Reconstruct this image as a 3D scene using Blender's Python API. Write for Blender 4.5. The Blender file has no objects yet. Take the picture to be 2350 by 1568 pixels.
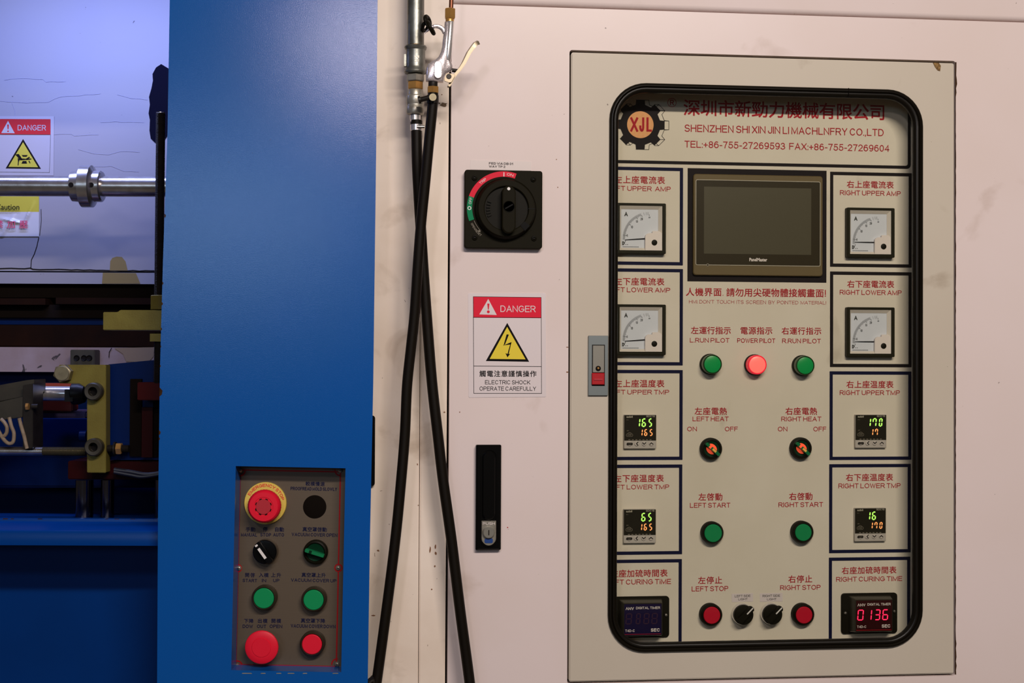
import bpy, bmesh, math, random
from mathutils import Matrix, Vector
random.seed(7)
PI = math.pi
sc = bpy.context.scene
COL = sc.collection
def S(r, g, b):
    f = lambda c: (c/255/12.92) if c/255 <= .04045 else ((c/255+.055)/1.055)**2.4
    return (f(r), f(g), f(b), 1)

# ------------------------------------------------------------------ camera, world, lights
FPX, W, H = 3264.0, 2350, 1568
YAW, PITCH, ROLL = 0.11196815, 0.01222896, -0.00419634
CAM = Vector((0, -1.95, 1.35))
_cy, _sy, _cp, _sp, _cr, _sr = math.cos(YAW), math.sin(YAW), math.cos(PITCH), math.sin(PITCH), math.cos(ROLL), math.sin(ROLL)
FWD = Vector((_sy*_cp, _cy*_cp, _sp)); R0 = Vector((_cy, -_sy, 0)); U0 = R0.cross(FWD)
RGT = _cr*R0 - _sr*U0; UPV = _sr*R0 + _cr*U0
cd = bpy.data.cameras.new('camera'); cam = bpy.data.objects.new('camera', cd); COL.objects.link(cam)
cd.sensor_width = 36; cd.lens = FPX/W*36; cd.clip_start = .05
M = Matrix.Identity(4)
for i in range(3):
    M[i][0] = RGT[i]; M[i][1] = UPV[i]; M[i][2] = -FWD[i]; M[i][3] = CAM[i]
cam.matrix_world = M
sc.camera = cam
wd = bpy.data.worlds.new('world'); sc.world = wd; wd.use_nodes = True
wd.node_tree.nodes['Background'].inputs[0].default_value = (1.0, .80, .62, 1)
wd.node_tree.nodes['Background'].inputs[1].default_value = 0.045
sc.view_settings.view_transform = 'Standard'; sc.view_settings.look = 'None'
sc.view_settings.gamma = 1; sc.view_settings.exposure = 0.0; sc.view_settings.use_curve_mapping = False
sc.cycles.caustics_reflective = False; sc.cycles.caustics_refractive = False
def area(name, loc, target, sx, sy, power, col, spread=180):
    l = bpy.data.lights.new(name, 'AREA'); l.shape = 'RECTANGLE'; l.size = sx; l.size_y = sy
    l.energy = power; l.color = col; l.spread = math.radians(spread)
    o = bpy.data.objects.new(name, l); COL.objects.link(o); o.location = loc
    o.rotation_euler = (Vector(target)-Vector(loc)).to_track_quat('-Z', 'Y').to_euler()
    return o
# aisle lamps: a row overhead behind the photographer, a cool lamp across the aisle, the lamp inside the press
area('aisle_lamp', (-.52, -2.72, 2.36), (-.3, 0, 1.35), .20, .17, 7.5, (1, .90, 1))
area('aisle_lamp', (.62, -2.6, 2.72), (.45, 0, 1.3), 1.3, .10, 66, (1, .885, .81))
area('far_lamp', (-2.05, -5.6, 2.12), (-.3, 0, 1.3), 1.6, .5, 17, (.55, .74, 1))
area('press_lamp', (-.42, .13, 1.935), (-.42, .34, 1.62), .42, .05, 5.2, (.38, .46, 1))

# ------------------------------------------------------------------ frames: local axes x right, y deeper, z up
class Frame:
    def __init__(s, m): s.m = m; s.i = m.inverted()
    def hit(s, px, py, d):
        o = s.i @ CAM; v = s.i.to_3x3() @ (FWD*FPX + RGT*(px-W/2) - UPV*(py-H/2))
        t = (d-o.y)/v.y; return (o.x+v.x*t, o.z+v.z*t)
CF = Frame(Matrix.Identity(4))                                                       # the white cabinet
PF = Frame(Matrix.Translation((0, -1.95, 0)) @ Matrix.Rotation(-YAW, 4, 'Z'))         # the press
LF = Frame(PF.m @ Matrix.Translation((0, 0, 1.35)) @ Matrix.Rotation(math.radians(.9), 4, 'Y') @ Matrix.Translation((0, 0, -1.35)))  # its leaning column

# ------------------------------------------------------------------ materials
MATS = {}
def mat(name, col, rough=.5, metal=0, emit=0, bump=None, mottle=None, spec=.5, grime=None, coat=0, brushed=False):
    """bump=(scale,strength)  mottle=(scale,amount,colour)  grime=(scale,threshold,colour)"""
    if name in MATS: return MATS[name]
    m = bpy.data.materials.new(name); m.use_nodes = True; nt = m.node_tree; b = nt.nodes['Principled BSDF']
    b.inputs['Base Color'].default_value = col; b.inputs['Roughness'].default_value = rough
    b.inputs['Metallic'].default_value = metal; b.inputs['Specular IOR Level'].default_value = spec
    b.inputs['Coat Weight'].default_value = coat
    if emit:
        b.inputs['Emission Color'].default_value = col; b.inputs['Emission Strength'].default_value = emit
    tc = nt.nodes.new('ShaderNodeTexCoord'); src = tc.outputs['Object']
    def noise(scale, det=4, dist=0, vec=None):
        n = nt.nodes.new('ShaderNodeTexNoise'); n.inputs['Scale'].default_value = scale; n.inputs['Detail'].default_value = det
        n.inputs['Distortion'].default_value = dist; nt.links.new(vec or src, n.inputs['Vector']); return n.outputs['Fac']
    def ramp(fac, a, b_):
        r = nt.nodes.new('ShaderNodeMapRange'); r.inputs[1].default_value = a; r.inputs[2].default_value = b_
        nt.links.new(fac, r.inputs[0]); return r.outputs[0]
    cur = None
    def mix(fac, c2):
        nonlocal cur
        x = nt.nodes.new('ShaderNodeMix'); x.data_type = 'RGBA'
        nt.links.new(fac, x.inputs['Factor'])
        if cur is None: x.inputs['A'].default_value = col
        else: nt.links.new(cur, x.inputs['A'])
        x.inputs['B'].default_value = c2; cur = x.outputs['Result']
    def scaled(fac, k):
        q = nt.nodes.new('ShaderNodeMath'); q.operation = 'MULTIPLY'; q.inputs[1].default_value = k
        nt.links.new(fac, q.inputs[0]); return q.outputs[0]
    if mottle: mix(scaled(ramp(noise(mottle[0], 5, .3), .38, .68), mottle[1]), mottle[2])
    for g in (grime or []): mix(scaled(ramp(noise(g[0], 6, .6), g[1], g[1]+g[4] if len(g) > 4 else g[1]+.06), g[3]), g[2])
    if brushed:
        mp = nt.nodes.new('ShaderNodeMapping'); mp.inputs['Scale'].default_value = (12, 12, 1400)
        nt.links.new(src, mp.inputs[0]); n = noise(1, 3, 0, mp.outputs[0]); mix(scaled(n, .35), tuple(c*.45 for c in col[:3])+(1,))
    if cur is not None: nt.links.new(cur, b.inputs['Base Color'])
    if bump:
        bp = nt.nodes.new('ShaderNodeBump'); bp.inputs['Strength'].default_value = bump[1]; bp.inputs['Distance'].default_value = .001
        nt.links.new(noise(bump[0], 3), bp.inputs['Height']); nt.links.new(bp.outputs[0], b.inputs['Normal'])
    MATS[name] = m; return m
dirt = S(120, 95, 70)
CREAM = mat('cream_paint', (.755, .645, .62, 1), .30, bump=(2000, .05), spec=.2, mottle=(3.2, .45, (.68, .565, .50, 1)),
            grime=[(9, .62, S(150, 120, 90), .30, .12), (160, .74, S(70, 45, 30), .7, .03)])
CREAM2 = mat('cream_paint_post', (.88, .76, .645, 1), .36, bump=(2000, .05), spec=.3, mottle=(7, .6, (.66, .53, .41, 1)),
             grime=[(14, .58, S(135, 105, 70), .4, .15), (150, .72, S(80, 50, 30), .7, .03)])
DOORP = mat('beige_grey_paint', (.56, .50, .405, 1), .42, spec=.25, bump=(2000, .05), mottle=(5, .3, (.51, .44, .35, 1)),
            grime=[(12, .66, S(120, 95, 65), .35, .1), (170, .75, S(60, 45, 30), .8, .02)])
INNER = mat('instrument_panel_paint', (.73, .665, .565, 1), .55, bump=(1500, .05), spec=.3, mottle=(6, .35, (.60, .53, .41, 1)),
            grime=[(11, .66, S(110, 90, 60), .3, .1), (190, .77, S(50, 40, 20), .8, .02)])
BLUE = mat('blue_paint', (.002, .078, .335, 1), .175, bump=(850, .085), mottle=(4, .5, (.003, .083, .30, 1)), spec=.45,
           grime=[(60, .73, S(25, 40, 60), .6, .03)])
BLUE2 = mat('blue_paint_machine', (.0004, .030, .165, 1), .30, bump=(700, .03), mottle=(6, .4, (.0004, .020, .11, 1)), spec=.15)
REDD = mat('shaded_red_paint', (.020, .0008, .001, 1), .5, spec=.08)  # dimmer copy of the red machine paint, shade put into the colour
BLUE3 = mat('shaded_blue_paint', (.0003, .010, .075, 1), .4, bump=(700, .03), mottle=(6, .5, (.0003, .005, .04, 1)), spec=.08)  # machine blue with the shade of the press opening put into the colour
NAVY = mat('navy_print', S(8, 12, 50), .6, spec=.12)
BLACKP = mat('dark_print', S(24, 18, 22), .6, spec=.12)
REDP = mat('red_print', S(170, 14, 34), .6, spec=.2)
PANELC = INNER
ORANGE = mat('orange_print', (.72, .30, .08, 1), .5, mottle=(300, .4, (.8, .42, .14, 1)))
RUBBER = mat('black_rubber', (.005, .0035, .0015, 1), .36, spec=.22)
HOSE = mat('hose_rubber', (.006, .004, .002, 1), .5, spec=.14)
BLKPL = mat('black_plastic', (.006, .005, .002, 1), .5, spec=.1)
BLKGL = mat('black_gloss', (.002, .002, .002, 1), .22, spec=.3)
OLIVE = mat('olive_black_plastic', (.009, .0075, .003, 1), .6, spec=.07)
SHADOWB = mat('gap_dark', (.006, .004, .003, 1), .9, spec=.05)
RUST = mat('rust_edge', S(66, 42, 20), .8, mottle=(90, .8, S(36, 20, 8)), spec=.1)
WHITE = mat('white_vinyl', (.70, .62, .62, 1), .4)
WHITEB = mat('white_print', (.75, .72, .70, 1), .5)
SIGNRED = mat('sign_red', (.72, .012, .040, 1), .5, spec=.15)
SIGNYEL = mat('sign_yellow', (.76, .60, .045, 1), .5, spec=.2)
SIGNBLK = mat('sign_black', (.005, .004, .004, 1), .6, spec=.08)
GALV = mat('galvanised_steel', (.26, .27, .24, 1), .36, .75, bump=(300, .12), mottle=(40, .8, (.11, .105, .08, 1)), grime=[(90, .62, S(100, 78, 50), .6, .08)])
BOLTM = mat('dull_zinc_bolt', (.20, .17, .10, 1), .4, .5, mottle=(90, .5, (.12, .10, .06, 1)))
GALV2 = mat('worn_fitting_steel', (.40, .38, .32, 1), .36, .6, bump=(300, .12), mottle=(70, .6, (.20, .17, .12, 1)))
BRASS = mat('brass', (.62, .33, .09, 1), .30, .6, mottle=(60, .5, (.34, .17, .06, 1)))
COPPER = mat('copper_tube', (.20, .07, .035, 1), .4, .7)
CHROME = mat('chrome', (.86, .79, .80, 1), .24, .55, mottle=(900, .75, (.36, .27, .25, 1)), bump=(900, .12))
CHROME2 = mat('polished_chrome', (.8, .77, .76, 1), .2, .75)
LEVER = mat('lever_steel', (.27, .22, .15, 1), .36, .7)
STEEL = mat('steel', (.50, .48, .45, 1), .30, 1)
SHAFT = mat('shaft_steel', (.55, .52, .50, 1), .26, .95, mottle=(60, .5, (.28, .22, .16, 1)))
PLATE = mat('brushed_plate', (.125, .092, .060, 1), .45, .3, brushed=True)
ZINC = mat('yellow_zinc', (.165, .135, .024, 1), .45, .3, mottle=(30, .6, (.11, .08, .012, 1)), bump=(400, .1), spec=.3)
DARKST = mat('dark_steel', (.02, .016, .013, 1), .4, .3, mottle=(60, .5, (.01, .008, .006, 1)), spec=.25)
BROWN = mat('brown_platen', (.010, .003, .001, 1), .7, mottle=(20, .6, (.003, .0015, .001, 1)), spec=.05)
REDM = mat('red_machine_paint', (.04, .001, .001, 1), .5, spec=.1)
ORNG = mat('orange_red_paint', (.22, .022, .006, 1), .5)
BOARD = mat('insulation_board', (.21, .205, .225, 1), .7, bump=(60, .15), spec=.1, mottle=(6, .4, (.19, .19, .25, 1)),
            grime=[(130, .74, S(40, 35, 45), .8, .02)])
BOARD2 = mat('stained_board', (.22, .17, .18, 1), .75, bump=(80, .2), mottle=(16, .6, (.15, .095, .07, 1)), grime=[(60, .66, S(20, 15, 15), .9, .03)])
STAIN = mat('oil_stain', (.15, .105, .03, 1), .6)
WIRE = mat('cream_cable', (.24, .18, .12, 1), .6, mottle=(120, .6, (.10, .06, .03, 1)))
GREYM = mat('grey_casting', (.035, .030, .020, 1), .5, .3, mottle=(30, .6, (.015, .013, .010, 1)))
GREENC = mat('green_cap', (.002, .24, .075, 1), .5, spec=.2)
GREENG = mat('green_lens', (.003, .33, .075, 1), .3, spec=.3)
GREENR = mat('green_lens_rim', (.012, .05, .012, 1), .2)
GREEND = mat('dark_green_lens', (.001, .024, .009, 1), .5, spec=.08)
GREENM = mat('green_lever_lens', (.006, .17, .06, 1), .22)
REDC = mat('red_cap', (.52, .005, .025, 1), .5, spec=.2)
REDB = mat('bright_red_cap', (.72, .008, .030, 1), .45, spec=.25)
REDB2 = mat('red_button_centre', (.42, .012, .022, 1), .45)
YELC = mat('yellow_ring', (.72, .52, .09, 1), .5)
LITRED = mat('lit_red_lens', (1, .13, .11, 1), .3, emit=.95)
LITRIM = mat('lit_red_rim', (.85, .02, .05, 1), .25, emit=.35)
GLOWR = mat('lit_red_filament', (1, .10, .04, 1), .3, emit=.55)
GLOWY = mat('lit_amber_glow', (.75, .38, .08, 1), .3, emit=.25)
SEGG = mat('green_segments', (.46, 1, .14, 1), .4, emit=.95)
SEGR = mat('orange_segments', (1, .33, .10, 1), .4, emit=1.1)
SEGP = mat('red_segments', (1, .02, .09, 1), .4, emit=1.3)
OFFSEG = mat('unlit_segments', (.030, .006, .026, 1), .4)
WINR = mat('timer_window', (.030, .003, .004, 1), .2)
WINP = mat('timer_window_off', (.010, .006, .040, 1), .2)
SCREEN = mat('screen_glass', (.075, .066, .040, 1), .3, spec=.3)
HMIB = mat('hmi_bezel_plastic', (.125, .088, .034, 1), .5, spec=.3)
HMIF = mat('hmi_front_film', (.022, .015, .003, 1), .4, spec=.2)
SILVER = mat('silver_line', (.42, .38, .30, 1), .4)
DIAL = mat('dial_card', (.62, .65, .72, 1), .5)
DIALW = mat('dial_window_plastic', (.66, .60, .53, 1), .4)
DIALC = mat('dial_cover_white', (.78, .70, .66, 1), .4)
DGREEN = mat('meter_frame_plastic', (.011, .010, .003, 1), .5, spec=.12)
INK = mat('thin_ink', (.035, .035, .03, 1), .6, spec=.1)
GREYC = mat('controller_grey', (.46, .42, .38, 1), .45)
GREYB = mat('controller_button', (.52, .47, .43, 1), .4)
CTRLBLK = mat('controller_face', (.012, .010, .005, 1), .35, spec=.25)
PALE = mat('pale_print', (.50, .46, .36, 1), .6)
FAINT = mat('faint_print', (.22, .19, .14, 1), .6)
LOCKP = mat('lock_plate_metal', (.20, .23, .23, 1), .4, .5)
LOCKH = mat('lock_handle_metal', (.27, .26, .22, 1), .38, .5)
REDTAB = mat('red_release_tab', (.42, .006, .012, 1), .35)
CONC = mat('concrete_floor', (.22, .20, .18, 1), .8, mottle=(3, .5, (.14, .13, .12, 1)))
BLUEG = mat('blue_reflection', (.01, .05, .22, 1), .4)
def glass():
    m = bpy.data.materials.new('window_glass'); m.use_nodes = True; nt = m.node_tree; nt.nodes.clear()
    o = nt.nodes.new('ShaderNodeOutputMaterial'); mx = nt.nodes.new('ShaderNodeMixShader')
    t = nt.nodes.new('ShaderNodeBsdfTransparent'); t.inputs[0].default_value = (.965, .965, .93, 1)
    g = nt.nodes.new('ShaderNodeBsdfGlossy'); g.inputs['Roughness'].default_value = .02
    f = nt.nodes.new('ShaderNodeFresnel'); f.inputs[0].default_value = 1.45
    nt.links.new(f.outputs[0], mx.inputs[0]); nt.links.new(t.outputs[0], mx.inputs[1]); nt.links.new(g.outputs[0], mx.inputs[2])
    nt.links.new(mx.outputs[0], o.inputs[0]); return m
GLASS = glass()

# ------------------------------------------------------------------ mesh helpers
def rr(x0, x1, z0, z1, r, n=6):
    out = []
    for cx, cz, a in ((x1-r, z1-r, 0), (x0+r, z1-r, 90), (x0+r, z0+r, 180), (x1-r, z0+r, 270)):
        for k in range(n+1):
            t = math.radians(a+90*k/n); out.append((cx+r*math.cos(t), cz+r*math.sin(t)))
    return out
def circ(cx, cz, r, n=32): return [(cx+r*math.cos(2*PI*k/n), cz+r*math.sin(2*PI*k/n)) for k in range(n)]
class MB:
    def __init__(s): s.v = []; s.f = []
    def add(s, vs, fs):
        o = len(s.v); s.v += vs; s.f += [tuple(i+o for i in f) for f in fs]; return s
    def flat(s, pts, y):                      # polygon in x,z facing the viewer (ccw as seen)
        a = sum(pts[i][0]*pts[(i+1) % len(pts)][1]-pts[(i+1) % len(pts)][0]*pts[i][1] for i in range(len(pts)))
        if a < 0: pts = pts[::-1]
        return s.add([(x, y, z) for x, z in pts], [tuple(range(len(pts)))])
    def rings(s, rings, cap0=False, cap1=False, closed=True):   # rings: list of lists of 3D points
        n = len(rings[0]); vs = [p for r in rings for p in r]; fs = []
        for a in range(len(rings)-1):
            for k in range(n if closed else n-1):
                q = (k+1) % n; fs.append((a*n+k, a*n+q, (a+1)*n+q, (a+1)*n+k))
        if cap0: fs.append(tuple(range(n))[::-1])
        if cap1: fs.append(tuple((len(rings)-1)*n+k for k in range(n)))
        return s.add(vs, fs)
    def prism(s, pts, y0, y1, ch=0):          # front at y0, optional chamfer of the front edge
        cx = sum(p[0] for p in pts)/len(pts); cz = sum(p[1] for p in pts)/len(pts)
        R = []
        if ch:
            mx = max(abs(p[0]-cx) for p in pts); mz = max(abs(p[1]-cz) for p in pts)
            R.append([(cx+(x-cx)*(1-ch/mx), y0, cz+(z-cz)*(1-ch/mz)) for x, z in pts])
        R.append([(x, y0+ch, z) for x, z in pts]); R.append([(x, y1, z) for x, z in pts])
        return s.rings(R, True, True)
    def box(s, x0, x1, y0, y1, z0, z1): return s.prism([(x0, z0), (x1, z0), (x1, z1), (x0, z1)], y0, y1)
    def ring(s, a, b, y0, y1):                # plate with a hole: outer pts a, inner pts b of equal count
        P = lambda pts, y: [(x, y, z) for x, z in pts]
        return s.rings([P(a, y1), P(a, y0), P(b, y0), P(b, y1), P(a, y1)])
    def lathe(s, cx, cz, prof, n=32):         # axis along y; prof: (r, y) from front to back
        R = [[(cx+max(r, 1e-5)*math.cos(2*PI*k/n), y, cz+max(r, 1e-5)*math.sin(2*PI*k/n)) for k in range(n)] for r, y in prof]
        return s.rings(R, True, True)
    def lathe3(s, p, q, prof, n=24, hexa=False): # axis from p to q; prof: (t along in m, r)
        p = Vector(p); q = Vector(q); d = (q-p).normalized()
        u = d.orthogonal().normalized() if abs(d.y) > .9 else d.cross(Vector((0, 1, 0))).normalized(); w = d.cross(u)
        if hexa: n = 6
        R = [[tuple(p+d*t+(u*math.cos(2*PI*k/n+(PI/6 if hexa else 0))+w*math.sin(2*PI*k/n+(PI/6 if hexa else 0)))*max(r, 1e-5)) for k in range(n)] for t, r in prof]
        return s.rings(R, True, True)
    def cyl(s, p, q, r, n=24, hexa=False): return s.lathe3(p, q, [(0, r), ((Vector(q)-Vector(p)).length, r)], n, hexa)
    def tube(s, pts, r, n=10, smooth=6):
        P = [Vector(p) for p in pts]
        if smooth and len(P) > 2:
            Q = []
            for i in range(len(P)-1):
                a, b, c, d = P[max(i-1, 0)], P[i], P[i+1], P[min(i+2, len(P)-1)]
                for k in range(smooth):
                    t = k/smooth
                    Q.append(.5*((2*b)+(c-a)*t+(2*a-5*b+4*c-d)*t*t+(3*b-a-3*c+d)*t**3))
            P = Q+[P[-1]]
        rs = r if isinstance(r, list) else [r]*len(P)
        if len(rs) != len(P): rs = [rs[min(int(i*len(rs)/len(P)), len(rs)-1)] for i in range(len(P))]
        R = []; u = None
        for i, p in enumerate(P):
            d = (P[min(i+1, len(P)-1)]-P[max(i-1, 0)]).normalized()
            u = (u-d*u.dot(d)).normalized() if u else d.orthogonal().normalized()
            w = d.cross(u); R.append([tuple(p+(u*math.cos(2*PI*k/n)+w*math.sin(2*PI*k/n))*rs[i]) for k in range(n)])
        return s.rings(R, True, True)
    def stroke(s, pts, w, y, closed=False):   # flat ribbon in x,z with mitred joins and projecting ends
        P = [Vector(p) for p in pts]; n = len(P)
        if n < 2: return s
        if not closed:
            P[0] = P[0]-(P[1]-P[0]).normalized()*w/2; P[-1] = P[-1]+(P[-1]-P[-2]).normalized()*w/2
        L = []; Rr = []
        for i in range(n):
            if closed: a, b = P[i-1], P[(i+1) % n]
            else: a, b = P[max(i-1, 0)], P[min(i+1, n-1)]
            d1 = (P[i]-a).normalized() if (P[i]-a).length > 1e-9 else (b-P[i]).normalized()
            d2 = (b-P[i]).normalized() if (b-P[i]).length > 1e-9 else d1
            t = d1+d2
            t = t.normalized() if t.length > 1e-6 else d1
            nn = Vector((-t.y, t.x)); c = max(nn.dot(Vector((-d1.y, d1.x))), .45)
            L.append(P[i]+nn*w/2/c); Rr.append(P[i]-nn*w/2/c)
        for i in range(n if closed else n-1):
            j = (i+1) % n; s.flat([tuple(Rr[i]), tuple(Rr[j]), tuple(L[j]), tuple(L[i])], y)
        return s
    def mesh(s, name, m, fix=True, smooth=35, bevel=0):
        me = bpy.data.meshes.new(name); me.from_pydata(s.v, [], s.f)
        if fix or bevel:
            bm = bmesh.new(); bm.from_mesh(me)
            if fix:
                bmesh.ops.remove_doubles(bm, verts=bm.verts, dist=1e-6)
                bmesh.ops.recalc_face_normals(bm, faces=bm.faces)
            if bevel:
                es = [e for e in bm.edges if len(e.link_faces) == 2 and e.calc_face_angle() > .6]
                bmesh.ops.bevel(bm, geom=es, offset=bevel, segments=2, affect='EDGES', clamp_overlap=True)
            bm.to_mesh(me); bm.free()
        if smooth:
            me.shade_smooth(); me.set_sharp_from_angle(angle=math.radians(smooth))
        me.materials.append(m); return me
class Thing:
    """root Empty at the thing's base with mesh children; vertices are given in frame coordinates"""
    def __init__(s, name, label, cat, frame, org, group=None, kind=None, solo=None):
        s.fr = frame; s.o = Vector(org)
        s.root = bpy.data.objects.new(name, None if solo is None else solo[0].shift(s.o).mesh(name, solo[1], **(solo[2] if len(solo) > 2 else {})))
        COL.objects.link(s.root)
        s.root.matrix_world = frame.m @ Matrix.Translation(s.o)
        if s.root.data is None: s.root.empty_display_size = .02
        if kind: s.root['kind'] = kind
        if kind != 'structure': s.root['label'] = label; s.root['category'] = cat
        if group: s.root['group'] = group
    def part(s, name, mb, m, parent=None, label=None, **kw):
        o = bpy.data.objects.new(name, mb.shift(s.o).mesh(name, m, **kw)); COL.objects.link(o)
        o.parent = parent or s.root
        if label: o['label'] = label
        return o
    def flatpart(s, name, mb, m, parent=None, label=None): return s.part(name, mb, m, parent, label, fix=False, smooth=0)
def _shift(self, o):
    n = MB(); n.v = [(x-o.x, y-o.y, z-o.z) for x, y, z in self.v]; n.f = self.f; return n
MB.shift = _shift

# ------------------------------------------------------------------ lettering
def E(cx, cz, rx, rz, a0, a1, n=None):
    n = n or max(4, int(abs(a1-a0)/15)); return [(cx+rx*math.cos(math.radians(a0+(a1-a0)*k/n)), cz+rz*math.sin(math.radians(a0+(a1-a0)*k/n))) for k in range(n+1)]
G = {
 'A': (.74, [[(0, 0), (.5, 1), (1, 0)], [(.17, .32), (.83, .32)]]),
 'B': (.66, [[(0, 0), (0, 1)]+E(.58, .765, .36, .235, 90, -90)+[(0, .53)], E(.6, .265, .4, .265, 90, -90)+[(0, 0)]]),
 'C': (.74, [E(.5, .5, .5, .5, 38, 322)]),
 'D': (.70, [[(0, 0), (0, 1)]+E(.45, .5, .55, .5, 90, -90)+[(0, 0)]]),
 'E': (.62, [[(1, 1), (0, 1), (0, 0), (1, 0)], [(0, .53), (.9, .53)]]),
 'F': (.58, [[(1, 1), (0, 1), (0, 0)], [(0, .52), (.88, .52)]]),
 'G': (.78, [E(.5, .5, .5, .5, 42, 318)+[(1, .2), (1, .47), (.56, .47)]]),
 'H': (.70, [[(0, 0), (0, 1)], [(1, 0), (1, 1)], [(0, .53), (1, .53)]]),
 'I': (0, [[(.5, 0), (.5, 1)]]),
 'J': (.50, [[(1, 1), (1, .28)]+E(.5, .28, .5, .28, 0, -180)+[(0, .33)]]),
 'K': (.68, [[(0, 0), (0, 1)], [(1, 1), (0, .33)], [(.34, .56), (1, 0)]]),
 'L': (.56, [[(0, 1), (0, 0), (1, 0)]]),
 'M': (.84, [[(0, 0), (0, 1), (.5, .05), (1, 1), (1, 0)]]),
 'N': (.70, [[(0, 0), (0, 1), (1, 0), (1, 1)]]),
 'O': (.80, [E(.5, .5, .5, .5, 0, 360, 24)]),
 'P': (.64, [[(0, 0), (0, 1)]+E(.6, .73, .4, .27, 90, -90)+[(0, .46)]]),
 'R': (.69, [[(0, 0), (0, 1)]+E(.6, .74, .37, .26, 90, -90)+[(0, .48)], [(.58, .48), (1, 0)]]),
 'S': (.66, [E(.5, .745, .46, .255, 22, 270)+E(.5, .245, .5, .245, 90, -158)[1:]]),
 'T': (.64, [[(0, 1), (1, 1)], [(.5, 1), (.5, 0)]]),
 'U': (.70, [[(0, 1), (0, .33)]+E(.5, .33, .5, .33, 180, 360)+[(1, 1)]]),
 'V': (.70, [[(0, 1), (.5, 0), (1, 1)]]),
 'W': (1.0, [[(0, 1), (.26, 0), (.5, .95), (.74, 0), (1, 1)]]),
 'X': (.68, [[(0, 0), (1, 1)], [(0, 1), (1, 0)]]),
 'Y': (.68, [[(0, 1), (.5, .45), (1, 1)], [(.5, .45), (.5, 0)]]),
 'Z': (.64, [[(0, 1), (1, 1), (0, 0), (1, 0)]]),
 '0': (.54, [E(.5, .5, .5, .5, 0, 360, 20)]),
 '1': (.30, [[(0, .74), (.9, 1), (.9, 0)]]),
 '2': (.56, [E(.5, .71, .48, .29, 170, -30)+[(0, 0), (1, 0)]]),
 '3': (.56, [E(.48, .75, .42, .25, 160, -90), E(.48, .26, .52, .26, 90, -162)]),
 '4': (.58, [[(.76, 0), (.76, 1), (0, .28), (1, .28)]]),
 '5': (.56, [[(.92, 1), (.2, 1), (.08, .48)]+E(.48, .32, .52, .32, 130, -162)]),
 '6': (.56, [E(.5, .32, .5, .32, 0, 360, 18), E(.55, .5, .55, .5, 60, 180)+[(0, .32)]]),
 '7': (.54, [[(0, 1), (1, 1), (.55, .45), (.38, 0)]]),
 '8': (.56, [E(.5, .76, .44, .24, 0, 360, 16), E(.5, .26, .5, .26, 0, 360, 16)]),
 '9': (.56, [E(.5, .68, .5, .32, 0, 360, 18), E(.45, .5, .55, .5, -120, 0)+[(1, .68)]]),
 '.': (0, [[(.5, 0), (.5, .02)]]), ',': (.06, [[(.6, .03), (0, -.14)]]), ':': (0, [[(.5, 0), (.5, .02)], [(.5, .6), (.5, .62)]]),
 '-': (.28, [[(0, .38), (1, .38)]]), '+': (.5, [[(0, .42), (1, .42)], [(.5, .12), (.5, .72)]]),
 '!': (0, [[(.5, .0), (.5, .02)], [(.5, .28), (.5, 1)]]), "'": (0, [[(.5, .8), (.5, 1)]]), '/': (.3, [[(0, 0), (1, 1)]]),
 'i': (0, [[(.5, 0), (.5, .62)], [(.5, .92), (.5, .96)]]), '^': (.70, [[(0, 0), (.5, 1), (1, 0)]]),
}
def layout(text, w):
    x = 0; out = []
    for ch in text:
        if ch == ' ': x += .24; continue
        gw = G[ch][0]+w*.9; out.append((ch, x, gw)); x += gw+.13
    return out, x-.13
def put(mb, text, x0, x1, z0, z1, y, w=.13, xf=None):
    h = z1-z0; lay, tot = layout(text, w); k = (x1-x0)/tot; sw = w*h
    for ch, gx, gw in lay:
        X0 = x0+gx*k+sw/2; X1 = x0+(gx+gw)*k-sw/2
        if G[ch][0] == 0: X0 = X1 = x0+(gx+gw/2)*k
        for pi, path in enumerate(G[ch][1]):
            pts = [(X0+(X1-X0)*a, z0+sw/2+b*(h-sw)) for a, b in path]
            if xf: pts = [xf(p) for p in pts]
            cl = len(path) > 10 and abs(path[0][0]-path[-1][0])+abs(path[0][1]-path[-1][1]) < 1e-6
            mb.stroke(pts[:-1] if cl else pts, sw, y-.00003*pi, cl)
    return mb
def put_arc(mb, text, cx, cz, r, a_mid, span, h, y, w=.15, flip=False):
    """letters on a circle; baseline radius r; a_mid mid angle; span in degrees (clockwise reading)"""
    lay, tot = layout(text, w); L = math.radians(span)*(r+h/2)
    def xf(p):
        a = math.radians(a_mid)+(L/2-p[0])/(r+h/2)*1.0
        if flip:
            a = math.radians(a_mid)-(L/2-p[0])/(r+h/2); q = r+h-p[1]
        else: q = r+p[1]
        return (cx+q*math.cos(a), cz+q*math.sin(a))
    return put(mb, text, 0, L, 0, h, y, w, xf)
_cache = {}
def glyphs(text, offset=.0):
    k = (text, offset)
    if k not in _cache:
        cu = bpy.data.curves.new('tmp', 'FONT'); cu.body = text; cu.fill_mode = 'FRONT'; cu.offset = offset; cu.resolution_u = 3
        o = bpy.data.objects.new('tmp', cu); me = o.to_mesh()
        v = [(p.co.x, p.co.y) for p in me.vertices]; f = [tuple(q.vertices) for q in me.polygons]
        o.to_mesh_clear(); bpy.data.objects.remove(o); bpy.data.curves.remove(cu)
        _cache[k] = (v, f)
    return _cache[k]
def han(mb, text, x0, x1, z0, z1, y, offset=.012):
    """one line from Blender's built-in font, fitted to the rectangle; front side towards -y"""
    v, f = glyphs(text, offset)
    if not v: return mb
    ax, bx = min(p[0] for p in v), max(p[0] for p in v); az, bz = min(p[1] for p in v), max(p[1] for p in v)
    V = [(x0+(x-ax)/(bx-ax)*(x1-x0), y, z0+(z-az)/(bz-az)*(z1-z0)) for x, z in v]
    return mb.add(V, f)
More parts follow.
